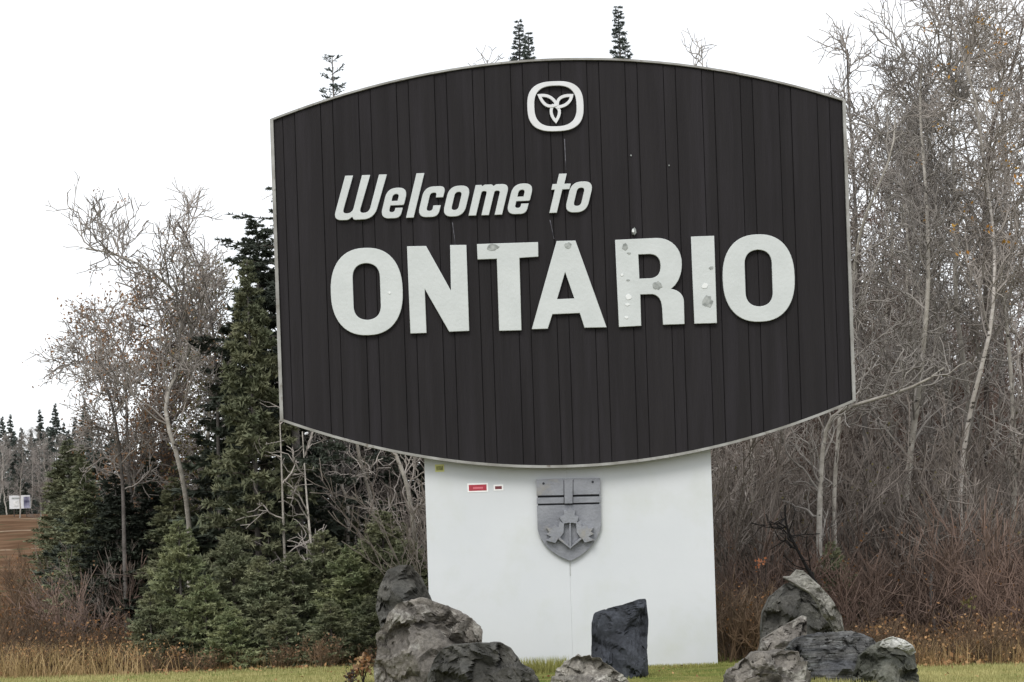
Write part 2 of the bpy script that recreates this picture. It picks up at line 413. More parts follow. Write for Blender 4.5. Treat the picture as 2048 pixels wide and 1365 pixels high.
for lp in letters: shape_mesh('letter', lp, YL, LT, 0.004, M['letter'])
# script-like words, drawn upright in units of 1/3.413 px, then slanted
ox, oz = S(620+170/3.413, 140+1025/3.413, YL)
def wl(pts):
    k = 1/(3.413*KL)
    return [(ox+(a+0.2735*b)*k, oz+b*k) for a, b in pts]
def rr(x0, y0, x1, y1, r, n=7): return fillet([(x0, y0), (x1, y0), (x1, y1), (x0, y1)], r, n)
def w_e(x):
    w = 142; H = 207
    return [fillet([(x, 0), (x+w-4, 0), (x+w-4, 70), (x+w-54, 70), (x+w-54, 42), (x+50, 42), (x+50, 88), (x+w, 88), (x+w, H), (x, H)],
                   [58, 50, 0, 0, 16, 18, 0, 10, 60, 60]),
            fillet([(x+50, 118), (x+w-50, 118), (x+w-50, H-42), (x+50, H-42)], [0, 0, 20, 20])]
def w_o(x, w=149):
    return [rr(x, -2, x+w, 207, 62, 9), rr(x+51, 42, x+w-51, 165, 22)]
words = []
words.append([fillet([(-12, 0), (92, -2), (114, 20), (128, -2), (268, 0), (282, 301), (229, 301), (222, 44), (155, 44), (168, 301), (113, 301), (108, 44), (40, 44), (51, 301), (-2, 301)],
                     [66, 40, 6, 40, 84, 0, 0, 34, 26, 0, 0, 34, 26, 0, 0])])
words.append(w_e(308))
words.append([[(485, 0), (538, 0), (538, 301), (485, 301)]])
x = 562; w = 146
words.append([fillet([(x, 0), (x+w-4, 0), (x+w-4, 78), (x+w-54, 78), (x+w-54, 42), (x+51, 42), (x+51, 165), (x+w-51, 165), (x+w-51, 132), (x+w, 132), (x+w, 208), (x, 208)],
                     [60, 52, 0, 0, 16, 20, 20, 16, 0, 0, 60, 60])])
words.append(w_o(732))
x = 912
words.append([fillet([(x, 0), (x+52, 0), (x+52, 164), (x+88, 164), (x+88, 0), (x+140, 0), (x+140, 164), (x+178, 164), (x+178, 0), (x+230, 0), (x+230, 208), (x+138, 208), (x+124, 196), (x+112, 208), (x+60, 208), (x+46, 197), (x+40, 207), (x, 207)],
                     [0, 0, 12, 16, 0, 0, 12, 16, 0, 0, 48, 20, 4, 22, 14, 3, 0, 0])])
words.append(w_e(1168))
words.append([[(1464, 0), (1516, 0), (1516, 158), (1564, 158), (1564, 196), (1520, 196), (1520, 265), (1468, 265), (1468, 196), (1440, 196), (1440, 158), (1464, 158)]])
words.append(w_o(1567, 152))
for lp in words: shape_mesh('letter', [wl(l) for l in lp], YL, LT, 0.003, M['letter'])
# round emblem with three petals
ecx, ecz = S(1110.9, 212.3, YL)
shape_mesh('emblem_ring', [superell(ecx, ecz, 112.5/KL, 100/KL, 2.75, 64), superell(ecx, ecz+0.5/KL, 84.5/KL, 81.5/KL, 2.7, 64)], YL, LT, 0.003, M['emblem'])
def bez(p0, p1, p2, p3, n=9):
    o = []
    for i in range(n):
        t = i/n; o.append(tuple(((1-t)**3*p0[j]+3*(1-t)**2*t*p1[j]+3*(1-t)*t*t*p2[j]+t**3*p3[j]) for j in (0, 1)))
    return o
def petal(tip, c1, c2, base, c3, c4):
    return bez(tip, c1, c2, base)+bez(base, c3, c4, tip)
def stroke(loop, w):
    L = len(loop); A = []; B = []
    for i in range(L):
        p = Vector(loop[i-1]); q = Vector(loop[(i+1) % L]); c = Vector(loop[i])
        t1 = (c-p).normalized(); t2 = (q-c).normalized(); t = (t1+t2)
        if t.length < 0.3: t = t1.lerp(t2, .5)+Vector((1e-6, 0))
        t.normalize(); n = Vector((-t.y, t.x)); s = 1/max(0.55, abs(Vector((-t1.y, t1.x)).dot(n)))
        A.append(tuple(c+n*w/2*s)); B.append(tuple(c-n*w/2*s))
    return [A, B]
EZ = lambda p: (1030+p[0]/9.75, 140+p[1]/9.75)
pet = [petal((478, 497), (620, 480), (735, 520), (812, 668), (690, 735), (560, 720)),
       petal((1106, 495), (1090, 610), (1000, 700), (845, 718), (790, 610), (860, 480)),
       petal((798, 995), (730, 930), (660, 800), (742, 690), (850, 700), (930, 800))]
for i, pl in enumerate(pet):
    a, b = stroke(pl, 58)
    la = [S(*EZ(p), YL) for p in a]; lb = [S(*EZ(p), YL) for p in b]
    shape_mesh('petal_outline', [la, lb], YL+0.0025*i, LT-0.0025*i, 0.002, M['emblem'])
# worn spots and painted white highlights on the letters, cap above the R, streaks on the planks
def disc(u, v, wu, wv, mat_, name='worn_and_highlight_spot', Y=YL, th=0.006, seed=0):
    cx, cz = S(u, v, Y); k = 1/SK(Y); r = random.Random(seed)
    lp = [(cx+wu/2*k*math.cos(a)*(1+r.uniform(-.28, .2)), cz+wv/2*k*math.sin(a)*(1+r.uniform(-.28, .2))) for a in np.linspace(0, 2*math.pi, 15)[:-1]]
    return shape_mesh(name, [lp], Y-th*0.8, th, 0.001, mat_)
for i, s in enumerate([(986, 494, 23, 13, 'patch'), (1136, 491, 15, 13, 'patch'), (1415, 603, 20, 26, 'patch'), (1315, 571, 19, 17, 'patch'), (1250, 493, 12, 14, 'patch'),
                       (1422, 536, 9, 7, 'patch'), (1257, 594, 12, 11, 'whitepatch'), (1244, 550, 6, 6, 'whitepatch'), (1256, 560, 9, 4, 'patch'), (1255, 609, 10, 5, 'whitepatch'), (1253, 635, 7, 5, 'whitepatch'),
                       (1410, 572, 12, 12, 'whitepatch'), (779, 586, 6, 5, 'whitepatch'), (1258, 506, 8, 4, 'patch')]):
    disc(s[0], s[1], s[2], s[3], M[s[4]], seed=i)
def strip(u0, v0, u1, v1, wd, m, name, Y=YB):
    a = S(u0, v0, Y); b = S(u1, v1, Y); k = wd/SK(Y)/2
    n = 6; r = random.Random(int(u0)); L_, R_ = [], []
    for i in range(n+1):
        t = i/n; x_ = a[0]*(1-t)+b[0]*t; z_ = a[1]*(1-t)+b[1]*t; ww = k*r.uniform(.5, 1.1)*(1-.5*t)
        L_.append((x_-ww, z_)); R_.append((x_+ww, z_))
    shape_mesh(name, [L_+R_[::-1]], Y-0.004, 0.003, 0.0005, m)
strip(1129, 278, 1132, 340, 2.0, M['streak'], 'streak')
strip(1100, 440, 1108, 478, 2.0, M['streak'], 'streak')
strip(905, 445, 912, 500, 1.8, M['streak'], 'streak')
for u, v in ((1262, 311), (1338, 331)):
    disc(u, v, 3.0, 3.4, M['patch'], 'screw_head', YB, 0.01, int(u))
disc(1268, 464, 9, 15, M['patch'], 'light_bracket', YB, 0.06, 3)
disc(1266, 462, 5, 7, M['whitepatch'], 'light_bracket', YB-0.05, 0.03, 4)

# ---- white base panel in two halves with a hairline seam, shield and stickers
px0, px1 = S(848, 922, YP)[0], S(1420, 903, YP)[0]
px0 = (px0+S(858, 1190, YP)[0])/2; px1 = (px1+S(1437, 1328, YP)[0])/2
seam = S(1140, 1150, YP)[0]; ztp = ZBt+0.25
for a, b in ((px0, seam-0.0007), (seam+0.0004, px1)):
    g = Geo(); g.box((a, YP, -0.35), (b, YP+0.03, ztp)); link('base_panel', g.mesh('base_panel'), M['panel'], ROOT)
g = Geo(); g.box((px0+0.006, YP+0.031, -0.35), (px1-0.006, YP+0.23, ztp)); link('base_frame', g.mesh('base_frame'), M['panel'], ROOT)
# neck behind the board that ties it to the base
SZ = lambda p: (1040+p[0]/6.825, 940+p[1]/6.825)
YS = YP-0.03
def shp(pts, rads=0, yoff=0.0, th=0.02, m='shield', name='shield_relief', par=None):
    lp = [S(*SZ(p), YS) for p in pts]
    if rads: lp = fillet(lp, rads, 4)
    return shape_mesh(name, [lp], YS-yoff, th, 0.002, M[m], par)
out = [(222, 130), (1092, 110), (1100, 430), (1106, 700)] + bez((1108, 760), (1080, 960), (900, 1160), (686, 1244), 12) + bez((686, 1244), (420, 1150), (255, 980), (234, 760), 12) + [(228, 430)]
cxs = lambda pts, f: [(665+(x-665)*f, 650+(y-650)*f) for x, y in pts]
SH = shp(cxs(out, .965), 0, 0.0, 0.029, 'shielddark', 'shield', ROOT)
def inset(pts, f=0.985):
    c = (665, 660); return [(c[0]+(x-c[0])*f, c[1]+(y-c[1])*f) for x, y in pts]
shp([(222, 130), (594, 119), (597, 345), (227, 352)], 0, 0.034, 0.034, par=SH)
shp([(728, 115), (1092, 110), (1098, 332), (726, 340)], 0, 0.034, 0.034, par=SH)
shp([(602, 119), (720, 115), (716, 458), (606, 461)], 0, 0.046, 0.046, par=SH)
shp([(228, 380), (598, 372), (598, 455), (229, 462)], 0, 0.024, 0.024, par=SH)
shp([(722, 368), (1099, 360), (1100, 442), (722, 452)], 0, 0.024, 0.024, par=SH)
low = [(229, 486), (1101, 466), (1106, 700)] + bez((1108, 760), (1080, 960), (900, 1160), (686, 1244), 12) + bez((686, 1244), (420, 1150), (255, 980), (234, 760), 12)
shp(low, 0, 0.014, 0.014, par=SH)
leafA = [(682, 500), (715, 560), (750, 540), (742, 620), (800, 640), (770, 735), (700, 722), (684, 735), (668, 722), (590, 735), (530, 645), (600, 620), (592, 545), (640, 560)]
leafB = [(600, 735), (592, 860), (545, 925), (520, 940), (480, 1000), (350, 965), (430, 915), (355, 880), (400, 850), (350, 785), (430, 810), (470, 740), (520, 790), (540, 700)]
leafC = [(1362-x, y-6) for x, y in leafB][::-1]
for lf in (leafA, leafB, leafC): shp(lf, 0.004, 0.070, 0.054, par=SH, name='maple_leaf')
shp([(672, 735), (690, 735), (696, 1060), (682, 1085), (670, 1060)], 0, 0.078, 0.062, par=SH, name='leaf_stem')
shp([(545, 925), (672, 1040), (672, 1066), (520, 945)], 0, 0.074, 0.058, par=SH, name='leaf_stem')
shp([(820, 925), (694, 1040), (694, 1066), (845, 940)], 0, 0.074, 0.058, par=SH, name='leaf_stem')
for p in ((320, 186), (990, 165)):
    shp([(p[0]+17*math.cos(a), p[1]+17*math.sin(a)) for a in np.linspace(0, 6.28, 9)[:-1]], 0, 0.038, 0.005, 'shielddark', 'screw_head', SH)
M['stain'] = mat('faint_grey_stain', (0.34, 0.35, 0.34), .7, .1, var=(.48, .50, .50), scale=20)
strip(1140, 1122, 1141, 1152, 3.0, M['stain'], 'stain', YP)
def sticker(u0, v0, u1, v1, m, name, par=ROOT, y=0.0, border=None):
    if border:
        b = sticker(u0-3, v0-3, u1+3, v1+3, M['stickerwhite'], name, par, 0.0); y = 0.002
        par = b; name = 'print'
    lp = PL([(u0, v0), (u1, v0-(u1-u0)*0.034), (u1+(v1-v0)*0.034, v1-(u1-u0)*0.034), (u0+(v1-v0)*0.034, v1)], YP)
    return shape_mesh(name, [lp], YP-0.004-y, 0.003, 0.0004, m, par)
st = sticker(870, 929, 888, 944, M['yellow'], 'sticker'); tag(st, 'small square yellow sticker')
s2 = sticker(872.5, 932.5, 886, 941, M['olive'], 'print', st, 0.002)
st = sticker(937.5, 970, 973, 982, M['red'], 'sticker', border=True); tag(st.parent, 'long red sticker')
sticker(946, 974.5, 966, 978, M['redlight'], 'print_line', st.parent, 0.0045)
st = sticker(990, 972.5, 1003.5, 978.5, M['darkred'], 'sticker', border=True); tag(st.parent, 'tiny dark red sticker')

# ------------------------------------------------------------------ boulders
def rock_mat(name, c1, c2, lichen=(0.30, 0.30, 0.26), li=0.62, streak=(1, 1, 1), vein=None):
    m = mat(name, c1, 0.85, 0.3, var=c2, scale=3.2, detail=8, bump=1.0, bscale=9, stretch=streak, dirt=(lichen, 5.0, li-.04, li+0.06))
    nt = m.node_tree; N = nt.nodes; L = nt.links; p = N['Principled BSDF']
    src = p.inputs['Base Color'].links[0].from_socket
    t = N.new('ShaderNodeTexCoord'); nz = N.new('ShaderNodeTexNoise'); nz.inputs['Scale'].default_value = 38; nz.inputs['Detail'].default_value = 6; nz.inputs['Roughness'].default_value = .75
    L.new(t.outputs['Object'], nz.inputs['Vector'])
    r = N.new('ShaderNodeMapRange'); r.inputs['From Min'].default_value = .3; r.inputs['From Max'].default_value = .7; r.inputs['To Min'].default_value = .5; r.inputs['To Max'].default_value = 1.5; L.new(nz.outputs['Fac'], r.inputs['Value'])
    hs = N.new('ShaderNodeHueSaturation'); L.new(src, hs.inputs['Color']); L.new(r.outputs[0], hs.inputs['Value']); at_ = N.new('ShaderNodeAttribute'); at_.attribute_name = 'tone'; h2 = N.new('ShaderNodeHueSaturation'); L.new(hs.outputs[0], h2.inputs['Color']); L.new(at_.outputs['Fac'], h2.inputs['Value']); L.new(h2.outputs[0], p.inputs['Base Color'])
    return m
M['rock_brown'] = rock_mat('brown_grey_rock', (0.155, 0.142, 0.126), (0.088, 0.080, 0.072), (0.27, 0.26, 0.235), 0.6)
M['rock_grey'] = rock_mat('dark_grey_rock', (0.050, 0.050, 0.046), (0.078, 0.075, 0.067), (0.14, 0.14, 0.12), 0.66)
M['rock_slate'] = rock_mat('blue_black_slate', (0.024, 0.027, 0.034), (0.038, 0.042, 0.051), (0.085, 0.093, 0.105), 0.66, (1, 1, .5))
M['rock_pale'] = rock_mat('pale_jagged_rock', (0.24, 0.225, 0.195), (0.11, 0.10, 0.09), (0.38, 0.365, 0.325), 0.58)
M['rock_green'] = rock_mat('green_grey_rock', (0.060, 0.063, 0.052), (0.095, 0.095, 0.08), (0.18, 0.18, 0.15), 0.62)
M['rock_layer'] = rock_mat('layered_slate_rock', (0.048, 0.050, 0.055), (0.095, 0.094, 0.090), (0.19, 0.20, 0.20), 0.60, (.5, .5, 3.5))
M['quartz'] = rock_mat('white_quartz_cap', (0.46, 0.46, 0.44), (0.24, 0.24, 0.22), (0.12, 0.12, 0.11), 0.60)
M['rock_wood'] = rock_mat('weathered_grey_edge', (0.27, 0.262, 0.235), (0.17, 0.163, 0.145), (0.07, 0.06, 0.055), 0.62)
_ico = None
def ico():
    global _ico
    if _ico is None:
        bm = bmesh.new(); bmesh.ops.create_icosphere(bm, subdivisions=6, radius=1)
        v = np.array([x.co[:] for x in bm.verts]); f = np.array([[l.index for l in q.verts] for q in bm.faces]); bm.free(); _ico = (v, f)
    return _ico
def boulder(name, sil, Y, depth, m, label, group=None, seed=0, cuts=16, rough=0.035, strata=0.0, sdir=(0.1, 0.2, 1), flat=0.55, center=None, cat='boulder'):
    """sil: photo outline of the boulder at depth plane Y"""
    P = np.array([W(u, v, Y) for u, v in sil])[:, [0, 2]]
    if center is None: c = (P.min(0)+P.max(0))/2
    else:
        cw = W(*center, Y); c = np.array([cw[0], cw[2]])
    v, f = ico(); r = np.random.default_rng(seed)
    phi = np.arctan2(v[:, 2], v[:, 0]); rho = np.hypot(v[:, 0], v[:, 2])
    A = P-c; B = np.roll(P, -1, 0)-c; E = B-A
    tabp = np.linspace(-math.pi, math.pi, 720); tabr = []
    for p in tabp:
        d = np.array([math.cos(p), math.sin(p)])
        den = d[0]*E[:, 1]-d[1]*E[:, 0]; den = np.where(np.abs(den) < 1e-12, 1e-12, den)
        t = (A[:, 0]*E[:, 1]-A[:, 1]*E[:, 0])/den; s = (A[:, 0]*d[1]-A[:, 1]*d[0])/den
        ok = (t > 0) & (s >= -1e-6) & (s <= 1+1e-6); tabr.append(t[ok].max() if ok.any() else 0.05)
    tabr = np.array(tabr)
    R = np.interp(phi, tabp, tabr)
    q = rho**flat; rho_keep = q
    x = c[0]+np.cos(phi)*R*q; z = c[1]+np.sin(phi)*R*q
    y = np.sign(v[:, 1])*np.abs(v[:, 1])**flat*depth
    Q = np.stack([x, y, z], 1)
    size = min(np.ptp(P[:, 0]), np.ptp(P[:, 1]), 2*depth)
    cen = np.array([c[0], 0, c[1]])
    dep = -Q[:, 1]; front = dep > 0
    for k in range(int(cuts*1.6)):
        n = r.normal(0, 1, 3)*np.array([1, 0, 0.8]); n[1] = -r.uniform(0.35, 1.3); n /= np.linalg.norm(n)
        h = (Q-cen)@n; lim = h.max()*r.uniform(0.55, 0.90)
        over = np.maximum(0, h-lim)/abs(n[1])
        Q[:, 1] += np.where(front, np.minimum(over, np.maximum(0, -Q[:, 1]*0.92)), 0)
    tone = np.ones(len(Q))
    for nseed, jit, lim_, amp in ((int(10+cuts), .55, .07*min(1, size/.8), .24), (int(60+cuts*3), .35, .028*min(1, size/.8), .16)):
        fn = np.cross(Q[f[:, 1]]-Q[f[:, 0]], Q[f[:, 2]]-Q[f[:, 0]]); nv = np.zeros_like(Q)
        for k in range(3): np.add.at(nv, f[:, k], fn)
        nv /= np.linalg.norm(nv, axis=1, keepdims=True)+1e-12
        sx = r.choice(np.where(front)[0], nseed, replace=False)
        met = np.array([1, .8, 1.6 if strata else 1.15])
        best = np.full(len(Q), 1e9); own = np.zeros(len(Q), int); wob = Q+.03*np.sin(Q[:, [2, 0, 1]]*23+seed)
        for k, i in enumerate(sx):
            d2 = (((wob-Q[i])*met)**2).sum(1); m_ = d2 < best; best[m_] = d2[m_]; own[m_] = k
        pn = nv[sx]+r.normal(0, jit, (nseed, 3))*np.array([1, .2, 1]); pn[:, 1] = np.minimum(pn[:, 1], -.45); S_ = Q[sx]
        dy = S_[own, 1]-(pn[own, 0]*(Q[:, 0]-S_[own, 0])+pn[own, 2]*(Q[:, 2]-S_[own, 2]))/pn[own, 1]-Q[:, 1]
        rim = np.clip(1-rho_keep, 0, .12)/.12
        Q[:, 1] += np.where(front, np.clip(dy, -lim_, lim_)*rim, 0)
        tone *= (1+r.uniform(-amp, amp, nseed))[own]
    sd_ = np.array(sdir, float); sd_ /= np.linalg.norm(sd_)
    nr = (Q-cen)/np.linalg.norm(Q-cen, axis=1)[:, None]
    disp = np.empty(len(Q)); off = Vector((seed*7.3, 0, 0))
    for i in range(len(Q)):
        p = Vector(Q[i]); n1 = noise.noise(p*2.6+off)
        d = noise.noise(p*2.0+off)*0.35 + 0.22*noise.noise(p*12+off)+0.20*noise.noise(p*32+off)
        d -= 0.8*max(0, 0.04-abs(n1))/0.04
        if strata:
            s_ = (Q[i]@sd_)*13+1.6*noise.noise(p*3+off); f_ = s_-math.floor(s_); d += strata*(f_ if f_ < .8 else (1-f_)*4)
        disp[i] = d
    Q = Q+nr*(disp*rough)[:, None]
    base = np.array([c[0], Y, 0.0]); Q[:, 0] -= c[0]
    me = np_mesh(name, Q, tris=f, smoothed=False)
    at_ = me.attributes.new('tone', 'FLOAT', 'POINT'); at_.data.foreach_set('value', tone.astype(np.float32))
    o = link(name, me, m); o.location = (c[0], Y, 0)
    tag(o, label, cat, group)
    return o
RG = 'boulders set out before the sign'
BD = 1420
boulder('boulder', [(762,1250),(752,1215),(757,1180),(775,1140),(800,1130),(822,1132),(845,1160),(862,1200),(885,1240),(900,1300),(890,1400),(770,1400)], -1.35, 0.42, M['rock_grey'],
        'dark grey upright boulder standing behind the brown one, left of the white panel', RG, 1, 14, 0.03)
boulder('boulder', [(752,1265),(768,1250),(775,1228),(800,1205),(842,1196),(870,1204),(895,1212),(915,1220),(945,1238),(965,1262),(962,1300),(975,1350),(960,BD+60),(756,BD+60),(748,1340),(755,1300)], -2.3, 0.52, M['rock_brown'],
        'big cracked brown-grey boulder overlapping the left edge of the white panel', RG, 2, 22, 0.05)
boulder('boulder', [(868,1318),(885,1296),(905,1288),(950,1286),(1000,1284),(1022,1296),(1045,1328),(1068,1340),(1085,1375),(1100,BD+60),(850,BD+60),(855,1350)], -3.1, 0.45, M['rock_grey'],
        'low dark boulder with a flat top in front of the cracked brown one', RG, 5, 16, 0.026)
boulder('standing_stone', [(1183,1246),(1188,1226),(1210,1218),(1245,1210),(1275,1199),(1292,1197),(1297,1240),(1293,1300),(1298,1370),(1298,BD+50),(1186,BD+50),(1182,1330),(1183,1280)], -1.9, 0.17, M['rock_slate'],
        'upright blue-black slate slab with a slanted top before the white panel', RG, 4, 9, 0.016, cat='standing stone')
boulder('boulder', [(1098,1372),(1118,1340),(1140,1322),(1158,1315),(1180,1316),(1200,1322),(1222,1336),(1240,1350),(1262,1376),(1275,BD+50),(1080,BD+50)], -3.3, 0.40, M['rock_pale'],
        'pale jagged boulder at the foot of the slate slab', RG, 9, 14, 0.035, strata=0.8, sdir=(0.8, 0.2, 0.6))
boulder('boulder', [(1523,1262),(1526,1225),(1540,1195),(1570,1168),(1600,1160),(1625,1172),(1650,1200),(1672,1235),(1690,1270),(1700,1330),(1700,1400),(1520,1400)], -1.1, 0.36, M['rock_grey'],  # green-grey stone given darker rock: its shade is put into the colour
        'shade-darkened green-grey boulder with a pale curved stone leaning over it', RG, 12, 14, 0.03)
boulder('leaning_stone', [(1563,1153),(1580,1152),(1592,1139),(1606,1141),(1622,1156),(1638,1170),(1656,1190),(1668,1205),(1683,1230),(1686,1250),(1694,1275),(1672,1272),(1662,1250),(1645,1232),(1635,1208),(1618,1185),(1600,1172),(1582,1166)], -1.65, 0.10, M['rock_wood'],
        'pale weathered curved stone with a beak-like tip leaning on the shade-darkened boulder', RG, 14, 4, 0.010, center=(1638, 1196), flat=0.7, cat='stone')
boulder('boulder', [(1518,1300),(1525,1278),(1550,1262),(1580,1245),(1606,1231),(1613,1234),(1614,1262),(1618,1300),(1625,1400),(1505,1400)], -2.2, 0.25, M['rock_brown'],
        'grey-brown pointed boulder between the layered one and the leaning stone', RG, 17, 10, 0.018)
boulder('boulder', [(1582,1294),(1600,1280),(1640,1272),(1700,1270),(1738,1278),(1750,1290),(1775,1320),(1790,BD),(1575,BD),(1576,1320)], -2.9, 0.42, M['rock_layer'],
        'dark blue layered boulder in the middle of the right-hand heap', RG, 20, 10, 0.035, strata=1.5, sdir=(0.05, 0.3, 1))
boulder('boulder', [(1440,BD+40),(1455,1375),(1463,1352),(1485,1330),(1510,1315),(1560,1308),(1590,1313),(1606,1330),(1616,1365),(1625,BD+40)], -3.6, 0.40, M['rock_brown'],
        'brown ledged boulder at the left front of the right-hand heap', RG, 23, 14, 0.04, strata=1.5, sdir=(0.1, 0.5, 1))
boulder('boulder', [(1700,BD+40),(1706,1350),(1720,1310),(1745,1292),(1762,1283),(1785,1276),(1808,1284),(1830,1305),(1836,1340),(1845,BD+40)], -3.3, 0.36, M['rock_green'],
        'greenish boulder with a white cap at the right end of the heap', RG, 26, 16, 0.04)
boulder('white_cap_stone', [(1760,1292),(1766,1280),(1785,1273),(1808,1279),(1826,1292),(1832,1304),(1822,1311),(1805,1300),(1785,1292),(1770,1296)], -3.55, 0.12, M['quartz'],
        'white quartz stone lying on top of the rightmost boulder', RG, 28, 5, 0.014, cat='stone')

# ------------------------------------------------------------------ trees: geometry
def tubes(g, P, R, s):
    """P (B,n,3) centre lines, R (B,n) radii"""
    B, n, _ = P.shape
    T = np.gradient(P, axis=1); T /= np.linalg.norm(T, axis=2, keepdims=True)+1e-9
    ref = np.where(np.abs(T[:, :1, 2:3]) > 0.85, np.array([[[1.0, 0, 0]]]), np.array([[[0, 0, 1.0]]]))
    ref = np.broadcast_to(ref, T.shape)
    A = np.cross(T, ref); A /= np.linalg.norm(A, axis=2, keepdims=True)+1e-9
    Bn = np.cross(T, A)
    an = np.arange(s)*2*math.pi/s
    ring = A[:, :, None]*np.cos(an)[None, None, :, None]+Bn[:, :, None]*np.sin(an)[None, None, :, None]
    V = P[:, :, None]+ring*R[:, :, None, None]
    b = np.arange(B)[:, None, None]*n*s; i = np.arange(n-1)[None, :, None]*s; j = np.arange(s)[None, None]; j2 = (j+1) % s
    q = np.stack([b+i+j, b+i+j2, b+i+s+j2, b+i+s+j], -1)
    g.add(V, q.reshape(-1, 4))
def grow(r, P, R, nc, t0, t1, ang, length, npts, up=0.15, wander=0.18, rr_=0.55, rmin=0.002, taper=0.35, tp=1.0, cap=None):
    """children of every line in P; length = (lo, hi) as metres at the parent's foot, shrinking towards its tip"""
    B, n, _ = P.shape
    t = t0+(t1-t0)*(np.arange(nc)[None]+r.random((B, nc)))/nc
    t = t**tp
    x = t*(n-1); i = np.clip(x.astype(int), 0, n-2); f = (x-i)[..., None]
    bi = np.arange(B)[:, None]
    o = P[bi, i]*(1-f)+P[bi, i+1]*f
    T = P[bi, i+1]-P[bi, i]; T /= np.linalg.norm(T, axis=2, keepdims=True)+1e-9
    rad = R[bi, i]*(1-f[..., 0])+R[bi, i+1]*f[..., 0]
    rv = r.normal(0, 1, T.shape); N1 = np.cross(T, rv); N1 /= np.linalg.norm(N1, axis=2, keepdims=True)+1e-9
    a = np.radians(r.uniform(ang[0], ang[1], (B, nc)))[..., None]
    D = T*np.cos(a)+N1*np.sin(a)
    Ln = r.uniform(length[0], length[1], (B, nc))*(1-0.62*t)
    o, D, Ln, rad = o.reshape(-1, 3), D.reshape(-1, 3), Ln.ravel(), rad.ravel()
    C = np.empty((len(o), npts, 3)); C[:, 0] = o
    for k in range(1, npts):
        D = D+r.normal(0, wander, D.shape); D[:, 2] += up
        D /= np.linalg.norm(D, axis=1, keepdims=True)
        C[:, k] = C[:, k-1]+D*(Ln/(npts-1))[:, None]
    r0 = np.maximum(rad*rr_, rmin*1.25)
    if cap: r0 = np.minimum(r0, cap)
    Rr = r0[:, None]*np.linspace(1, taper, npts)[None]; Rr = np.maximum(Rr, rmin)
    return C, Rr
def bare_tree_geo(seed, trunk, tr, nl=22, limb=(1.6, 2.6), t0=0.3, ang=(35, 70), dens=1.0, up=0.12, tw=0.0046, leaves=0, crown=(6, 6, 4)):
    """trunk (n,3), tr (n,) -> trunk Geo, branch Geo, tips"""
    r = np.random.default_rng(seed)
    gt = Geo(); tubes(gt, trunk[None], tr[None], 9)
    gb = Geo()
    P1, R1 = grow(r, trunk[None], tr[None], nl, t0, 0.99, ang, limb, 9, up, 0.2, 0.5, 0.009, 0.3)
    tubes(gb, P1, R1, 5)
    P2, R2 = grow(r, P1, R1, int(crown[0]*dens), 0.15, 1.0, (25, 60), (limb[0]*0.42, limb[1]*0.42), 6, up*0.9, 0.26, 0.55, 0.0070, 0.4)
    tubes(gb, P2, R2, 4)
    P3, R3 = grow(r, P2, R2, int(crown[1]*dens), 0.12, 1.0, (25, 60), (0.34, 0.66), 5, 0.06, 0.30, 0.6, 0.0056, 0.6)
    tubes(gb, P3, R3, 3)
    P4, R4 = grow(r, P3, R3, crown[2], 0.15, 1.0, (25, 65), (0.14, 0.34), 3, 0.10, 0.28, 0.8, tw, 0.8)
    tubes(gb, P4, R4, 3)
    return gt, gb, P4[:, -1]
def path(pts, n=14, wob=0.0, r=None):
    p = np.array(pts, float); d = np.r_[0, np.cumsum(np.linalg.norm(np.diff(p, axis=0), axis=1))]; t = np.linspace(0, d[-1], n)
    o = np.stack([np.interp(t, d, p[:, k]) for k in range(3)], 1)
    for _ in range(1): o[1:-1] = (o[:-2]+2*o[1:-1]+o[2:])/4
    if wob: o[1:, :2] += np.cumsum(r.normal(0, wob, (n-1, 2)), axis=0)
    return o
def leaf_geo(r, C, n_each, spread, size):
    """small diamond leaves scattered around the points C"""
    c = np.repeat(C, n_each, 0)+r.normal(0, spread, (len(C)*n_each, 3))
    n = len(c); a = r.normal(0, 1, (n, 3)); a /= np.linalg.norm(a, axis=1, keepdims=True)
    b = np.cross(a, r.normal(0, 1, (n, 3))); b /= np.linalg.norm(b, axis=1, keepdims=True)
    s = (size*r.uniform(0.6, 1.3, n))[:, None]
    v = np.stack([c-a*s, c-b*s*.6, c+a*s, c+b*s*.6], 1)
    return v.reshape(-1, 3), np.arange(n*4).reshape(-1, 4)
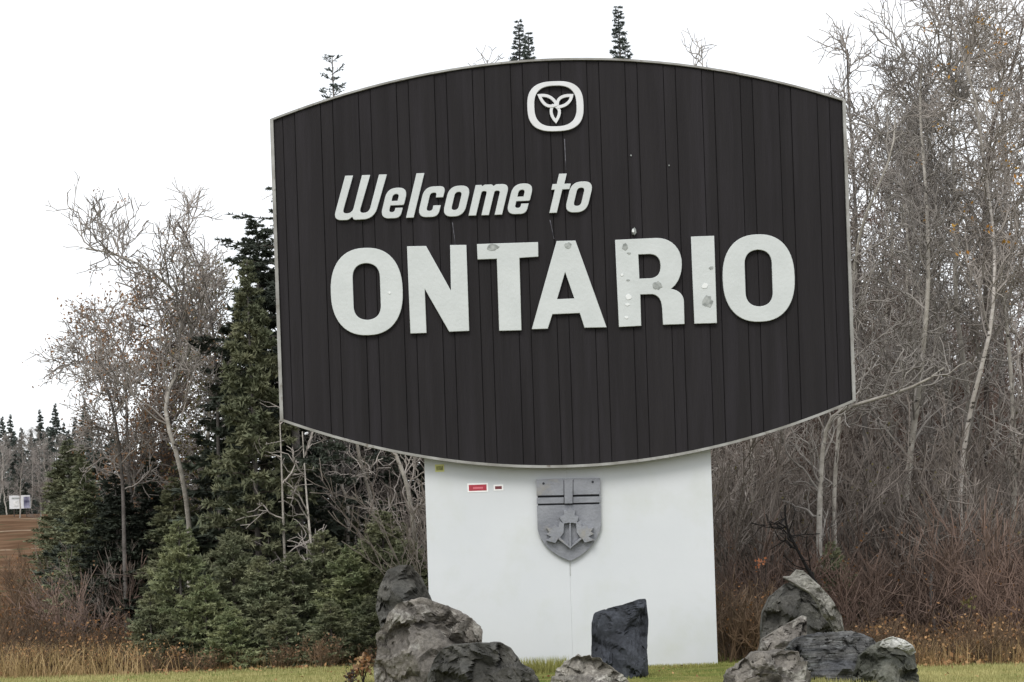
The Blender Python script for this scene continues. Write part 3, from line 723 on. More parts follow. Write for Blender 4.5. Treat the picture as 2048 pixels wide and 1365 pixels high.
def spruce_geo(seed, H, Rb, nb=150, dens=1.0, clear=0.04, droop=0.25, blade=0.075, bw=0.016, shape=0.85, ragged=0.25, topbare=0.0, lift=0.25):
    r = np.random.default_rng(seed)
    gt = Geo(); n = 12
    z = np.linspace(0, H, n); trunk = np.stack([np.cumsum(r.normal(0, .006*H/8, n)), np.cumsum(r.normal(0, .006*H/8, n)), z], 1)
    tr = np.linspace(H*0.011+0.01, 0.006, n); tubes(gt, trunk[None], tr[None], 7)
    t = (np.arange(nb)+r.random(nb))/nb; t = clear+(1-clear)*t**(0.92)
    hz = t*H; L = Rb*(1-t)**shape*r.uniform(1-ragged*1.4, 1+ragged*0.6, nb)+0.03
    if topbare: L *= np.where(t > 1-topbare, r.uniform(0.2, 1.2, nb), 1)
    az = np.arange(nb)*2.39996+r.normal(0, .5, nb)
    ns = 7; s = np.linspace(0, 1, ns)[None]
    el = lift*(1-0.2*(1-t))[:, None]
    rad = L[:, None]*s
    zz = hz[:, None]+L[:, None]*(el*s-droop*(1.3-t)[:, None]*s**1.6*1.0+0.22*droop*s**4)
    x0 = np.interp(hz, z, trunk[:, 0])[:, None]; y0 = np.interp(hz, z, trunk[:, 1])[:, None]
    P = np.stack([x0+np.cos(az)[:, None]*rad, y0+np.sin(az)[:, None]*rad, zz], -1)
    P[:, 1:] += np.cumsum(r.normal(0, 0.02, (nb, ns-1, 3))*L[:, None, None], 1)
    gb = Geo(); Rr = (0.006+0.009*L)[:, None]*np.linspace(1, .3, ns)[None]; tubes(gb, P, Rr, 3)
    # side twigs lie about flat
    T = np.gradient(P, axis=1); T /= np.linalg.norm(T, axis=2, keepdims=True)
    up = np.array([0, 0, 1.0]); Sd = np.cross(T, up); Sd /= np.linalg.norm(Sd, axis=2, keepdims=True)+1e-9
    C, Dr, Tl = [], [], []
    nt = int(15*dens)
    k = r.random((nb, nt))**0.8*0.93+0.07; x = k*(ns-1); i = np.clip(x.astype(int), 0, ns-2); f = (x-i)[..., None]; bi = np.arange(nb)[:, None]
    o = P[bi, i]*(1-f)+P[bi, i+1]*f; tt = T[bi, i]; sg = np.where(r.random((nb, nt)) < .5, -1, 1)[..., None]
    d = tt*0.75+Sd[bi, i]*sg*r.uniform(.5, 1.2, (nb, nt, 1))+r.normal(0, .16, (nb, nt, 3)); d[..., 2] -= droop*0.5
    d /= np.linalg.norm(d, axis=2, keepdims=True)
    tl = np.minimum(L[:, None]*0.42*(1.15-k), 0.55)*r.uniform(.6, 1.1, (nb, nt))+0.05
    o = o.reshape(-1, 3); d = d.reshape(-1, 3); tl = tl.ravel()
    # twig tip shoots, also the branch itself
    m = int(11*dens)
    w = (np.arange(m)[None]+r.random((len(o), m)))/m
    c = o[:, None]+d[:, None]*(tl[:, None]*w)[..., None]
    dd = d[:, None]*0.8+r.normal(0, .55, (len(o), m, 3)); dd[..., 2] += 0.12
    dd /= np.linalg.norm(dd, axis=2, keepdims=True)
    c = c.reshape(-1, 3); dd = dd.reshape(-1, 3)
    # leader
    m2 = 46; hc = H*(1-r.random(m2)**.7*0.09); cc = np.stack([np.full(m2, trunk[-1, 0]), np.full(m2, trunk[-1, 1]), hc], 1); d2 = r.normal(0, .6, (m2, 3)); d2[:, 2] = 0.9; d2 /= np.linalg.norm(d2, axis=1, keepdims=True)
    c = np.concatenate([c, cc]); dd = np.concatenate([dd, d2])
    n = len(c); tipk = np.clip((H-c[:, 2])/(0.22*H), 0, 1)[:, None]*.62+.38; bl = blade*r.uniform(.6, 1.25, n)[:, None]*tipk; sdv = np.cross(dd, r.normal(0, 1, (n, 3))); sdv /= np.linalg.norm(sdv, axis=1, keepdims=True)+1e-9
    wv = bw*r.uniform(.7, 1.3, n)[:, None]*tipk
    v = np.stack([c-sdv*wv, c+sdv*wv, c+dd*bl], 1).reshape(-1, 3)
    gf = Geo(); gf.add(v, t=np.arange(n*3).reshape(-1, 3))
    return gt, gb, gf

# ------------------------------------------------------------------ prototypes
BARE, SPR = [], []
def std_trunk(r, H, lean=0.06, wob=0.05, n=14):
    z = np.linspace(0, H, n); a = r.uniform(0, 6.28)
    x = np.cumsum(r.normal(0, wob, n))+math.cos(a)*lean*z; y = np.cumsum(r.normal(0, wob, n))+math.sin(a)*lean*z
    x -= x[0]; y -= y[0]
    return np.stack([x, y, z], 1)
for i in range(7):
    r = np.random.default_rng(100+i); H = [8.5, 9.5, 7.6, 8.8, 7.0, 9.0, 6.0][i]
    tk = std_trunk(r, H); rad = np.linspace(H*0.0060+0.010, 0.008, 14)
    gt, gb, tips = bare_tree_geo(200+i, tk, rad, [24, 20, 26, 22, 24, 28, 20][i], (1.5, 2.6), [.28, .4, .2, .35, .2, .3, .15][i], (30, 62), 1.0, 0.14, crown=(5, 5, 3), tw=.0040)
    BARE.append((gt.mesh('trunk', True), gb.mesh('branches', True), H))
for i, (H, Rb, nb, dn, kw) in enumerate([
        (9.0, 1.5, 190, 1.0, dict(droop=.30, topbare=.2, blade=.12, bw=.026)),
        (8.0, 1.25, 170, 1.0, dict(droop=.35, ragged=.35, blade=.12, bw=.028)),
        (6.5, 1.4, 150, 1.0, dict(droop=.22, blade=.12, bw=.028)),
        (10.0, 0.85, 170, 0.9, dict(droop=.35, ragged=.3, blade=.11, bw=.028)),
        (4.2, 1.25, 120, 1.1, dict(droop=.15, lift=.3, blade=.11, bw=.024)),
        (2.4, 0.85, 90, 1.0, dict(droop=.08, lift=.45, blade=.075, bw=.016, ragged=.2)),
        (2.0, 0.75, 80, 1.0, dict(droop=.05, lift=.5, blade=.07, bw=.015, ragged=.3)),
        (11.0, 1.5, 110, 0.55, dict(droop=.3, blade=.26, bw=.09, ragged=.35)),
        (9.0, 1.9, 72, 1.5, dict(droop=.24, lift=.12, blade=.095, bw=.020, ragged=.30, shape=.40)),
        (10.0, 1.35, 420, 0.85, dict(droop=.3, lift=.35, ragged=.45, blade=.07, bw=.014, shape=1.0)),
        (9.0, 1.5, 120, 0.7, dict(droop=.12, lift=.75, ragged=.55, blade=.08, bw=.022, shape=.6, topbare=.1))]):
    gt, gb, gf = spruce_geo(300+i, H, Rb, nb, dn, **kw)
    SPR.append((gt.mesh('trunk', True), gb.mesh('branches', True), gf.mesh('needles'), H))
def place_bare(k, x, y, h, rz, label, group, tm='bark_grey', bmt='twig_grey', name='bare_tree', sink=0.1, cat='tree', wide=1.0):
    t, b, H = BARE[k % len(BARE)]; s = h/H
    e = empty(name, (x, y, float(ground(x, y))-sink), rz); e.scale = (s*wide, s*wide, s)
    link('trunk', t, M[tm], e); link('branches', b, M[bmt], e)
    return tag(e, label, cat, group)
def place_spruce(k, x, y, h, rz, label, group, nm='needle_dark', name='spruce_tree', sink=0.1, wide=1.0, cat='tree'):
    t, b, f, H = SPR[k]; s = h/H
    e = empty(name, (x, y, float(ground(x, y))-sink), rz); e.scale = (s*wide, s*wide, s)
    link('trunk', t, M['bark_grey'], e); link('branches', b, M['bark_dark'], e); link('needles', f, M[nm], e)
    return tag(e, label, cat, group)
def xat(u, Y, v=1000): return W(u, v, Y)[0]
def h_to(u, v, Y, x=None):
    p = W(u, v, Y); return p[2]-float(ground(p[0], Y))+0.1

# ------------------------------------------------------------------ traced trees
def traced(seed, px, Y, r0, r1, label, tm='bark_pale', bmt='twig_grey', nl=14, limb=(0.8, 1.6), t0=0.2, ang=(30, 70), group=None, depthw=0.3, crown=(4, 4, 2), leaves=None, name='bare_tree', up=0.1, dens=1.0):
    r = np.random.default_rng(seed)
    P = [W(u, v, Y) for u, v in px]
    gz = float(ground(P[0][0], Y))-0.1
    P = [(P[0][0], Y, gz)]+P if P[0][2]-gz > 0.3 else P
    base = P[0]
    Q = [(p[0]-base[0], (p[1]-base[1])+(0 if i == 0 else depthw*math.sin(i*0.7+seed)), p[2]-gz) for i, p in enumerate(P)]
    tk = path(Q, 22)
    gt, gb, tips = bare_tree_geo(seed, tk, np.linspace(r0, r1, 22), nl, limb, t0, ang, dens, up, crown=crown)
    e = empty(name, (base[0], Y, gz))
    link('trunk', gt.mesh('trunk', True), M[tm], e); link('branches', gb.mesh('branches', True), M[bmt], e)
    if leaves:
        lm, n, sp, sz, filt = leaves
        C = tips if filt is None else tips[filt(tips)]
        if len(C):
            C = C[r.permutation(len(C))[:max(1, min(n, len(C)))]]
            v, q = leaf_geo(r, C, 9 if n < 150 else 3, sp, sz); link('leaves', np_mesh('leaves', v, q), M[lm], e)
    tag(e, label, 'tree', group)
    return e
traced(1, [(372,1100),(375,1037),(371,994),(364,926),(356,878),(332,852),(330,813),(338,753),(360,725),(388,690),(378,640),(367,608),(342,563),(282,531),(226,507),(176,500)], 6.0, 0.045, 0.012,
       'crooked bare tree spreading its crown to the left against the white sky', 'bark_pale', 'twig_grey', 26, (1.0, 1.9), 0.45, (35, 85), up=0.2, crown=(4, 3, 2), leaves=('leaf_pinkbrown', 40, .05, .02, None))
traced(2, [(242,960),(238,874),(236,830),(226,790),(212,758),(196,740),(170,722),(150,700)], 7.0, 0.04, 0.01,
       'small bare tree at the left edge of the wood, leaning left below the crooked one', 'bark_grey', 'twig_grey', 18, (0.7, 1.2), 0.5, (30, 75), up=0.1, crown=(4, 4, 2), leaves=('leaf_brown', 160, .05, .022, None))
traced(3, [(268,1010),(262,900),(260,800),(252,715),(236,684),(208,660),(170,648)], 8.5, 0.04, 0.01,
       'thin brown-leaved tree in the middle of the left wood', 'bark_grey', 'twig_grey', 26, (0.6, 1.0), 0.35, (30, 80), up=0.05, crown=(4, 4, 2), leaves=('leaf_pinkbrown', 2600, .07, .026, None))
traced(4, [(330,1000),(338,900),(350,800),(340,720),(320,640),(300,590)], 9.5, 0.045, 0.01,
       'bushy tree holding dry orange-brown leaves left of the tall dark spruce', 'bark_grey', 'twig_dark', 34, (0.6, 1.1), 0.25, (30, 85), up=0.04, crown=(5, 5, 2), leaves=('leaf_pinkbrown', 4500, .09, .028, None))
traced(5, [(420,1000),(415,860),(418,760),(412,680),(400,610),(395,560)], 8.0, 0.045, 0.01,
       'tree with olive-brown leaves touching the tall dark spruce', 'bark_pale', 'twig_grey', 30, (0.5, 0.9), 0.3, (30, 85), up=0.02, crown=(4, 4, 2), leaves=('leaf_olive', 2200, .08, .027, None))
traced(43, [(440,1000),(432,760),(415,600),(385,500),(352,440)], 6.8, 0.04, 0.01, 'sparse bare tree with fine twigs right of the crooked spreading one', 'bark_grey', 'twig_grey', 20, (.6, 1.2), .5, (30, 75), up=.15, crown=(4, 3, 2))
traced(6, [(694,1110),(694,1001),(680,970),(663,936),(650,886),(640,800)], 7.0, 0.032, 0.02, 'slim pale trunk leaning left under the lower left curve of the board', nl=9, limb=(.5, 1.1), t0=.2, crown=(3, 2, 1))
traced(7, [(752,1150),(750,1075),(742,994),(724,936),(717,894),(712,820)], 6.0, 0.036, 0.02, 'pale trunk under the board, midway to the white panel', nl=9, limb=(.5, 1.1), t0=.2, crown=(3, 2, 1))
traced(8, [(842,1200),(838,1132),(825,1025),(813,955),(790,905),(770,850)], 4.6, 0.038, 0.022, 'pale trunk close beside the left edge of the white panel', nl=8, limb=(.5, 1.1), t0=.3, crown=(3, 2, 1))
traced(9, [(577,1200),(573,1109),(570,994),(566,920),(560,840)], 5.2, 0.028, 0.007, 'short pale trunk below the lower left corner of the board', nl=6, limb=(.4, .8), t0=.3, crown=(2, 2, 1))
traced(10, [(632,1260),(630,1167),(623,1078),(613,1005),(606,940),(600,860)], 4.8, 0.026, 0.007, 'thin pale trunk between two young firs below the board', nl=6, limb=(.4, .8), t0=.3, crown=(2, 2, 1))
traced(40, [(700,1000),(708,940),(690,880)], 8.0, 0.03, 0.02, 'grey trunk deep in the shade under the left curve of the board', 'bark_grey', 'twig_grey', nl=10, limb=(.6, 1.1), t0=.2, crown=(3, 2, 1))
# right of the board
traced(11, [(1634,1200),(1637,1060),(1645,951),(1653,890),(1661,828),(1690,815),(1735,803),(1793,787),(1846,767),(1880,740)], 3.0, 0.048, 0.012,
       'pale tree whose long limb sweeps right just below the board corner', nl=12, limb=(.7, 1.4), t0=.3, ang=(25, 70), crown=(3, 2, 1), bmt='twig_pale')
traced(12, [(1668,1000),(1690,760),(1706,650),(1713,533),(1723,443),(1743,394),(1768,345),(1782,295),(1786,240)], 3.6, 0.032, 0.010,
       'pale slanting tree rising close beside the right edge of the board', nl=16, limb=(.9, 1.6), t0=.3, crown=(4, 3, 1), bmt='twig_pale')
traced(13, [(1815,1100),(1823,943),(1834,848),(1840,767),(1838,705),(1846,623),(1850,541),(1852,410),(1854,349),(1850,246),(1846,185),(1850,120)], 4.5, 0.052, 0.012,
       'thickest grey-green trunk in the wood right of the board', 'bark_pale', 'twig_pale', 26, (1.0, 1.9), .3, crown=(5, 5, 2))
traced(14, [(1925,1000),(1936,853),(1949,767),(1965,697),(1977,656),(1981,590),(1990,520),(1998,492),(1994,410),(1981,349),(1965,279),(1949,205),(1928,152),(1903,94),(1885,20)], 4.0, 0.036, 0.011,
       'white crooked birch with dark upper stem near the right of the wood', 'bark_white', 'twig_grey', 24, (1.0, 1.9), .45, leaves=('leaf_ochre', 26, .05, .026, None), crown=(5, 4, 2))
traced(15, [(2024,1080),(2022,972),(2014,787),(2006,676),(2000,560),(1992,470)], 4.8, 0.045, 0.018,
       'pale straight trunk right of the white crooked birch', nl=18, limb=(.9, 1.5), t0=.3, crown=(4, 3, 1))
traced(16, [(1960,1100),(1965,700),(1960,420),(1985,230),(2018,172),(2043,103),(2060,20)], 7.0, 0.05, 0.015,
       'dark limbed tree leaning to the top right corner', 'bark_dark', 'twig_grey', 26, (1.2, 2.2), .45, crown=(5, 5, 2), leaves=('leaf_ochre', 20, .05, .03, None))
traced(17, [(1726,900),(1716,700),(1712,400),(1708,250),(1702,150),(1700,90)], 5.5, 0.05, 0.012,
       'slender tree whose tip stands highest just right of the board', 'bark_grey', 'twig_grey', 15, (.5, .9), .45, ang=(15, 35), crown=(4, 4, 2), up=.2)
traced(18, [(1868,1250),(1866,1180),(1880,1100),(1895,1030),(1915,950)], 2.2, 0.028, 0.012,
       'small forked sapling in the red brush at the right', 'bark_grey', 'twig_dark', 7, (.4, .8), .4, crown=(2, 2, 1))
traced(19, [(1648,1190),(1632,1165),(1612,1130),(1590,1090),(1570,1052),(1569,1010)], -0.35, 0.030, 0.010,
       'black bare stick slanting up left from behind the leaning stone', 'black_wood', 'black_wood', 4, (.15, .3), .5, crown=(2, 2, 1), depthw=.05)
# ------------------------------------------------------------------ filler woods
r = np.random.default_rng(55)
LK = {'twig_grey': 'grey twigged', 'twig_pale': 'pale twigged', 'twig_dark': 'dark twigged', 'twig_red': 'reddish twigged'}
n = 0
def scatter(u0, u1, Y0, Y1, count, fn, seed):
    rr2 = np.random.default_rng(seed)
    for i in range(count):
        Y = Y0+(Y1-Y0)*((i+rr2.random())/count); u = u0+(u1-u0)*((i*0.618034+rr2.random()*0.15) % 1)
        fn(i, u, Y, rr2)
TM = ['bark_pale', 'bark_pale', 'bark_grey', 'bark_pale', 'bark_pale', 'bark_grey']
BM = ['twig_grey', 'twig_pale', 'twig_dark', 'twig_red', 'twig_grey', 'twig_red', 'twig_dark']
def outline_v(u):     # how high the bare crowns reach in the photo
    return float(np.interp(u, [1380, 1560, 1690, 1720, 1800, 1850, 1880, 1950, 2100], [320, 310, 290, 240, 250, 190, 110, 0, -120]))
def f1(i, u, Y, q):
    v = outline_v(u)+q.uniform(0, 220); h = h_to(u, v, Y)
    place_bare(q.integers(0, 7), xat(u, Y), Y, max(4.5, h), q.uniform(0, 6.28), LK[BM[i % 7]]+' bare tree standing in the wood right of the board', 'bare trees of the right-hand wood', TM[i % 6], BM[i % 7])
scatter(1455, 2130, 4.8, 15, 16, f1, 3)
def f2(i, u, Y, q):
    h = h_to(u, q.uniform(540, 800), Y)
    place_bare(q.integers(0, 7), xat(u, Y), Y, h, q.uniform(0, 6.28), LK[['twig_red', 'twig_dark', 'twig_red', 'twig_grey'][i % 4]]+' bare tree far back in the wood right of the board', 'bare trees at the back of the right-hand wood', TM[i % 6], ['twig_red', 'twig_dark', 'twig_red', 'twig_grey'][i % 4], wide=1.5)
scatter(1380, 2700, 14, 48, 46, f2, 4)
def f2b(i, u, Y, q):
    h = h_to(u, q.uniform(800, 900), Y)
    place_spruce(int(q.integers(0, 4)), xat(u, Y), Y, h, q.uniform(0, 6.28), 'dark spruce hidden behind the bare trees right of the board', 'spruces behind the right-hand wood', 'needle_dark', wide=1.5)
scatter(1380, 2700, 20, 40, 16, f2b, 5)
# behind the board and left of it
def f3(i, u, Y, q):
    h = h_to(u, q.uniform(330, 700), Y)
    place_bare(q.integers(0, 7), xat(u, Y), Y, h, q.uniform(0, 6.28), LK[BM[i % 7]]+' bare tree in the wood behind the board', 'bare trees behind the board', TM[i % 6], BM[i % 7])
scatter(560, 1420, 8, 22, 22, f3, 6)
traced(42, [(980,900),(977,300),(975,170),(974,118)], 9.0, 0.04, 0.006, 'bare tree whose two twig tips show above the board left of the twin spires', 'bark_grey', 'twig_pale', 9, (.25, .45), .85, (20, 50), crown=(2, 2, 1))
traced(41, [(1412,900),(1412,400),(1405,170),(1402,92)], 9.0, 0.04, 0.006, 'bare tree whose fine tips show above the right shoulder of the board', 'bark_pale', 'twig_pale', 9, (.3, .6), .82, (20, 50), crown=(2, 2, 1))
def spire(k, u, v, Y, label, nm='needle_dark', wide=1.0, rz=0.0):
    return place_spruce(k, xat(u, Y, v), Y, h_to(u, v, Y), rz, label, None, nm, wide=wide)
spire(9, 1043, 42, 14, 'left twin of the two spruce spires above the board top', 'needle_far', 1.0)
spire(9, 1061, 68, 13.6, 'right twin of the two spruce spires, the lower one, above the board top', 'needle_far', 1.0, 1.5)
spire(9, 1237, 16, 15, 'single tall narrow spruce spire above the board, right of the round emblem', 'needle_far', 1.0, 2.0)
spire(10, 662, 112, 9.0, 'sparse spruce tip showing above the left shoulder of the board', 'needle_far', 1.0)
# tall dark spruce beside the board
place_spruce(8, xat(588, 6.2, 800), 6.2, h_to(588, 345, 6.2), 0.8, 'tall dark spruce with ragged drooping boughs touching the left edge of the board', None, 'needle_dark', wide=1.25)
place_spruce(2, xat(505, 5.4, 800), 5.4, h_to(505, 520, 5.4), 2.8, 'greener spruce standing between the tall dark one and the leafy trees', None, 'needle_mid', wide=.9)
place_spruce(1, xat(455, 7.2, 900), 7.2, h_to(455, 690, 7.2), 3.9, 'dark spruce with a thick skirt left of the tall ragged one', None, 'needle_dark', wide=1.5)
place_spruce(0, xat(640, 9.5, 800), 9.5, h_to(640, 420, 9.5), 4.4, 'dark spruce mostly hidden by the left part of the board', None, 'needle_dark', wide=1.2)
# middle distance conifers, left
for i, (u, v, Y, k, nm, lab) in enumerate([
        (540, 440, 6.9, 1, 'needle_dark', 'tall dark spruce just left of the board, behind the green one'), (690, 640, 12, 0, 'needle_dark', 'dark spruce behind the left curve of the board'), (780, 600, 11, 0, 'needle_dark', 'dark spruce behind the board above the panel corner'), (850, 620, 12.5, 2, 'needle_dark', 'dark spruce behind the left half of the white panel'), (745, 820, 9.5, 2, 'needle_dark', 'dark spruce between the pale trunks under the board'),
        (172, 915, 8.0, 1, 'needle_mid', 'green spruce under the small left-leaning bare tree'), (232, 945, 7.6, 2, 'needle_dark', 'dark spruce between the two left-leaning bare trees'), (300, 915, 8.0, 1, 'needle_dark', 'dark spruce close behind the crooked pale stem on its left'), (350, 955, 7.2, 2, 'needle_mid', 'green spruce crossed by the crooked pale stem'), (425, 890, 7.8, 1, 'needle_dark', 'dark spruce close behind the crooked pale stem on its right'),
        (138, 880, 24, 2, 'needle_mid', 'mid green spruce at the left, nearest the dirt bank'), (165, 890, 20, 0, 'needle_mid', 'broad mid green spruce right of the dirt bank'),
        (205, 905, 18, 2, 'needle_dark', 'dark spruce between two mid green ones at the left'), (250, 885, 16, 1, 'needle_dark', 'dark spruce under the thin brown-leaved tree'),
        (300, 860, 14, 0, 'needle_dark', 'dark spruce filling in below the crooked bare tree'), (345, 900, 12, 2, 'needle_dark', 'dark spruce left of the thick-skirted one'),
        (395, 850, 11, 1, 'needle_dark', 'tall dark spruce behind the crooked pale stem'), (112, 940, 30, 0, 'needle_mid', 'spruce just right of the distant white billboard'),
        (175, 960, 15, 4, 'needle_dark', 'low dark spruce above the brown brush'), (205, 1035, 9, 4, 'needle_mid', 'low green spruce above the mauve brush at the left'), (255, 1060, 7.5, 4, 'needle_dark', 'low dark spruce just left of the brightest young fir'), (215, 980, 12, 4, 'needle_dark', 'low bushy spruce in the dark of the left wood'),
        (290, 990, 10.5, 4, 'needle_dark', 'low bushy spruce under the crooked tree'), (440, 960, 9.0, 4, 'needle_dark', 'bushy spruce in the shade of the ragged one'),
        (520, 980, 7.6, 4, 'needle_dark', 'bushy spruce below the board corner'), (600, 960, 8.2, 4, 'needle_mid', 'bushy green spruce behind the short pale trunk'),
        (690, 1010, 7.8, 4, 'needle_mid', 'bushy green spruce behind the slim leaning trunk'), (770, 1000, 8.4, 4, 'needle_mid', 'bushy green spruce left of the white panel, farther back'),
        (840, 960, 9.5, 4, 'needle_dark', 'bushy dark spruce hidden behind the white panel edge')]):
    place_spruce(k, xat(u, Y), Y, h_to(u, v, Y), i*1.3, lab, 'spruces of the left wood', nm, wide=1.7 if k < 4 else 1.5)
# young firs along the mown edge
for i, (u, v, Y, k, nm, wd, lab) in enumerate([
        (362, 1040, 3.9, 5, 'needle_young', 1.0, 'bright green young fir with a pointed top, tallest at the left'), (470, 1062, 4.3, 6, 'needle_mid', 1.15, 'young fir with a thin grey leader right of the brightest one'),
        (410, 1150, 3.6, 6, 'needle_young', 1.25, 'low bright fir between the two pointed young ones'), (300, 1180, 3.7, 5, 'needle_mid', 1.3, 'leftmost low young fir beside the brown weeds'),
        (520, 1110, 3.9, 5, 'needle_mid', 1.3, 'young fir left of the thin pale trunk'), (585, 1105, 4.2, 6, 'needle_mid', 1.4, 'young fir at the foot of the short pale trunk'),
        (650, 1060, 4.5, 5, 'needle_mid', 1.25, 'young fir right of the thin pale trunk'), (705, 1090, 4.1, 6, 'needle_young', 1.4, 'light green young fir below the middle of the board curve'),
        (770, 1020, 4.4, 5, 'needle_mid', 1.3, 'young fir just left of the pale trunk by the white panel'), (820, 1080, 3.9, 6, 'needle_mid', 1.4, 'young fir behind the upright grey boulder'),
        (460, 1210, 3.3, 6, 'needle_young', 1.5, 'low spreading young fir on the grass edge, left part'), (570, 1215, 3.4, 6, 'needle_mid', 1.6, 'low spreading young fir on the grass edge, under the board corner'),
        (660, 1200, 3.3, 5, 'needle_mid', 1.6, 'low spreading young fir on the grass edge, left of the dry leaf clump'), (740, 1190, 3.3, 6, 'needle_mid', 1.5, 'low young fir behind the cracked brown boulder'),
        (350, 1240, 3.4, 6, 'needle_mid', 1.6, 'lowest young fir at the left end of the row')]):
    place_spruce(k, xat(u, Y, 1200), Y, h_to(u, v, Y), i*2.1, lab, 'young firs along the grass edge', nm, name='young_fir', wide=wd, sink=0.12)
# sparse greenery in the right wood
place_spruce(5, xat(1665, 2.6, 1150), 2.6, h_to(1665, 1085, 2.6), 0.3, 'small green fir in the brush behind the leaning stone', None, 'needle_mid', name='young_fir', wide=1.0)
# far tree line at the left
FLU = [-40, -18, 8, 22, 42, 62, 83, 98, 114, 128, 150, 172, 176, 200, 226, 255, 290, 330, -70, 140, 70, 30]
for i, (u, v) in enumerate([(-40, 830), (-18, 842), (8, 826), (22, 822), (42, 848), (62, 852), (83, 812), (98, 846), (114, 800), (128, 838), (150, 826), (172, 790), (176, 842), (200, 850), (226, 838), (255, 850), (290, 830), (330, 850), (-70, 845), (140, 852), (70, 870), (30, 865)]):
    Y = 92+(i*37 % 40)
    ORD = ['leftmost', 'second', 'third', 'fourth', 'fifth', 'sixth', 'seventh', 'eighth', 'ninth', 'tenth', 'eleventh', 'twelfth', 'thirteenth', 'fourteenth', 'fifteenth', 'sixteenth', 'seventeenth', 'eighteenth', 'nineteenth', 'twentieth', 'twenty-first', 'rightmost']
    k_ = sorted(FLU).index(u); place_spruce(7, xat(u, Y, 900), Y, h_to(u, v+8, Y), i*1.1, ORD[k_]+' distant spruce from the left on the far skyline' if 0 < k_ < 21 else ORD[k_]+' distant spruce on the far skyline', 'distant spruces on the skyline', 'needle_far', wide=1.1 if i < 14 else 1.5)
for i, (u, v) in enumerate([(35, 880), (60, 862), (95, 880), (120, 880), (150, 870), (-10, 880), (10, 890), (78, 905), (190, 880)]):
    Y = 70+(i*13 % 18)
    place_bare(i, xat(u, Y, 900), Y, h_to(u, v, Y), i*1.7, 'distant grey bare tree in front of the far spruces', 'distant bare trees at the far left', 'bark_pale', 'twig_pale', wide=1.3)
for i, (u, v) in enumerate([(-30, 935), (0, 925), (30, 950), (60, 930), (95, 920), (-60, 930), (15, 965), (-15, 960), (48, 968), (80, 960)]):
    Y = 79+(i*7 % 12)
    place_spruce(2, xat(u, Y, 950), Y, h_to(u, v, Y), i*1.9, 'dark green spruce beyond the dirt bank at the far left', 'spruces beyond the dirt bank', 'needle_far' if i % 2 else 'needle_dark', wide=1.5)

# ------------------------------------------------------------------ distant billboard
YD = 71.0
def billboard():
    p = W(19, 1018, YD); q = W(60, 990, YD)
    gz = float(ground(p[0], YD))
    cx = (p[0]+q[0])/2; e = empty('billboard', (cx, YD, gz)); hw = (q[0]-p[0])/2
    z0, z1 = p[2]-gz, q[2]-gz+0.0
    def part(name, a, b, m):
        g = Geo(); g.box(a, b); return link(name, g.mesh(name), m, e)
    part('sign_panel', (-hw, 0, z0), (hw, .04, z1), M['emblem'])
    part('picture', (hw*.38, -.012, z0+.02), (hw-.02, -.002, z1-.07), mat('lavender_print', (.30, .30, .40), .6, .2, var=(.05, .05, .09), scale=4))
    part('print', (-hw*.75, -.010, z1-.16), (hw*.1, -.002, z1-.09), M['patch'])
    part('print', (-hw*.6, -.010, z0+.10), (-hw*.15, -.002, z1-.24), mat('pale_grey_print', (.45, .46, .46), .6, .2, var=(.7, .7, .7), scale=6))
    for x in (-hw*.6, hw*.6): part('post', (x-.02, .041, -.3), (x+.02, .08, z1-.02), M['bark_dark'])
    tag(e, 'small white billboard far off at the left edge, partly behind branches', 'billboard')
billboard()
place_bare(6, xat(74, 60, 950), 60, h_to(74, 968, 60), 1.0, 'grey bush whose branches cover the right end of the distant billboard', None, 'bark_grey', 'twig_dark', wide=1.6)

# ------------------------------------------------------------------ shrubs and thickets (nobody could count the stems)
def shrub_arrays(seed, H, stems, spread, sub=(6, 5), rad=0.008, up=0.12, fine=0.0042, tlen=(.3, .6)):
    r = np.random.default_rng(seed); n = 7
    P = np.zeros((stems, n, 3)); a = r.uniform(0, 6.28, stems); rr_ = r.uniform(0, .28*spread, stems)
    P[:, 0, 0] = np.cos(a)*rr_; P[:, 0, 1] = np.sin(a)*rr_
    D = np.stack([np.cos(a)*spread*r.uniform(.1, .7, stems), np.sin(a)*spread*r.uniform(.1, .7, stems), np.ones(stems)], 1)
    L = H*r.uniform(.55, 1.05, stems)
    for k in range(1, n):
        D = D+r.normal(0, .13, D.shape); D[:, 2] += up*.3; D /= np.linalg.norm(D, axis=1, keepdims=True)
        P[:, k] = P[:, k-1]+D*(L/(n-1))[:, None]
    g = Geo(); R = np.linspace(rad, rad*.45, n)[None]*r.uniform(.6, 1.4, stems)[:, None]; tubes(g, P, R, 4)
    P2, R2 = grow(r, P, R, sub[0], .2, 1.0, (20, 50), (H*.28, H*.5), 5, up, .15, .6, fine*1.15, .5); tubes(g, P2, R2, 3)
    P3, R3 = grow(r, P2, R2, sub[1], .15, 1.0, (20, 55), tlen, 3, up, .15, .7, fine, .7); tubes(g, P3, R3, 3)
    return g.arrays(), P3[:, -1]
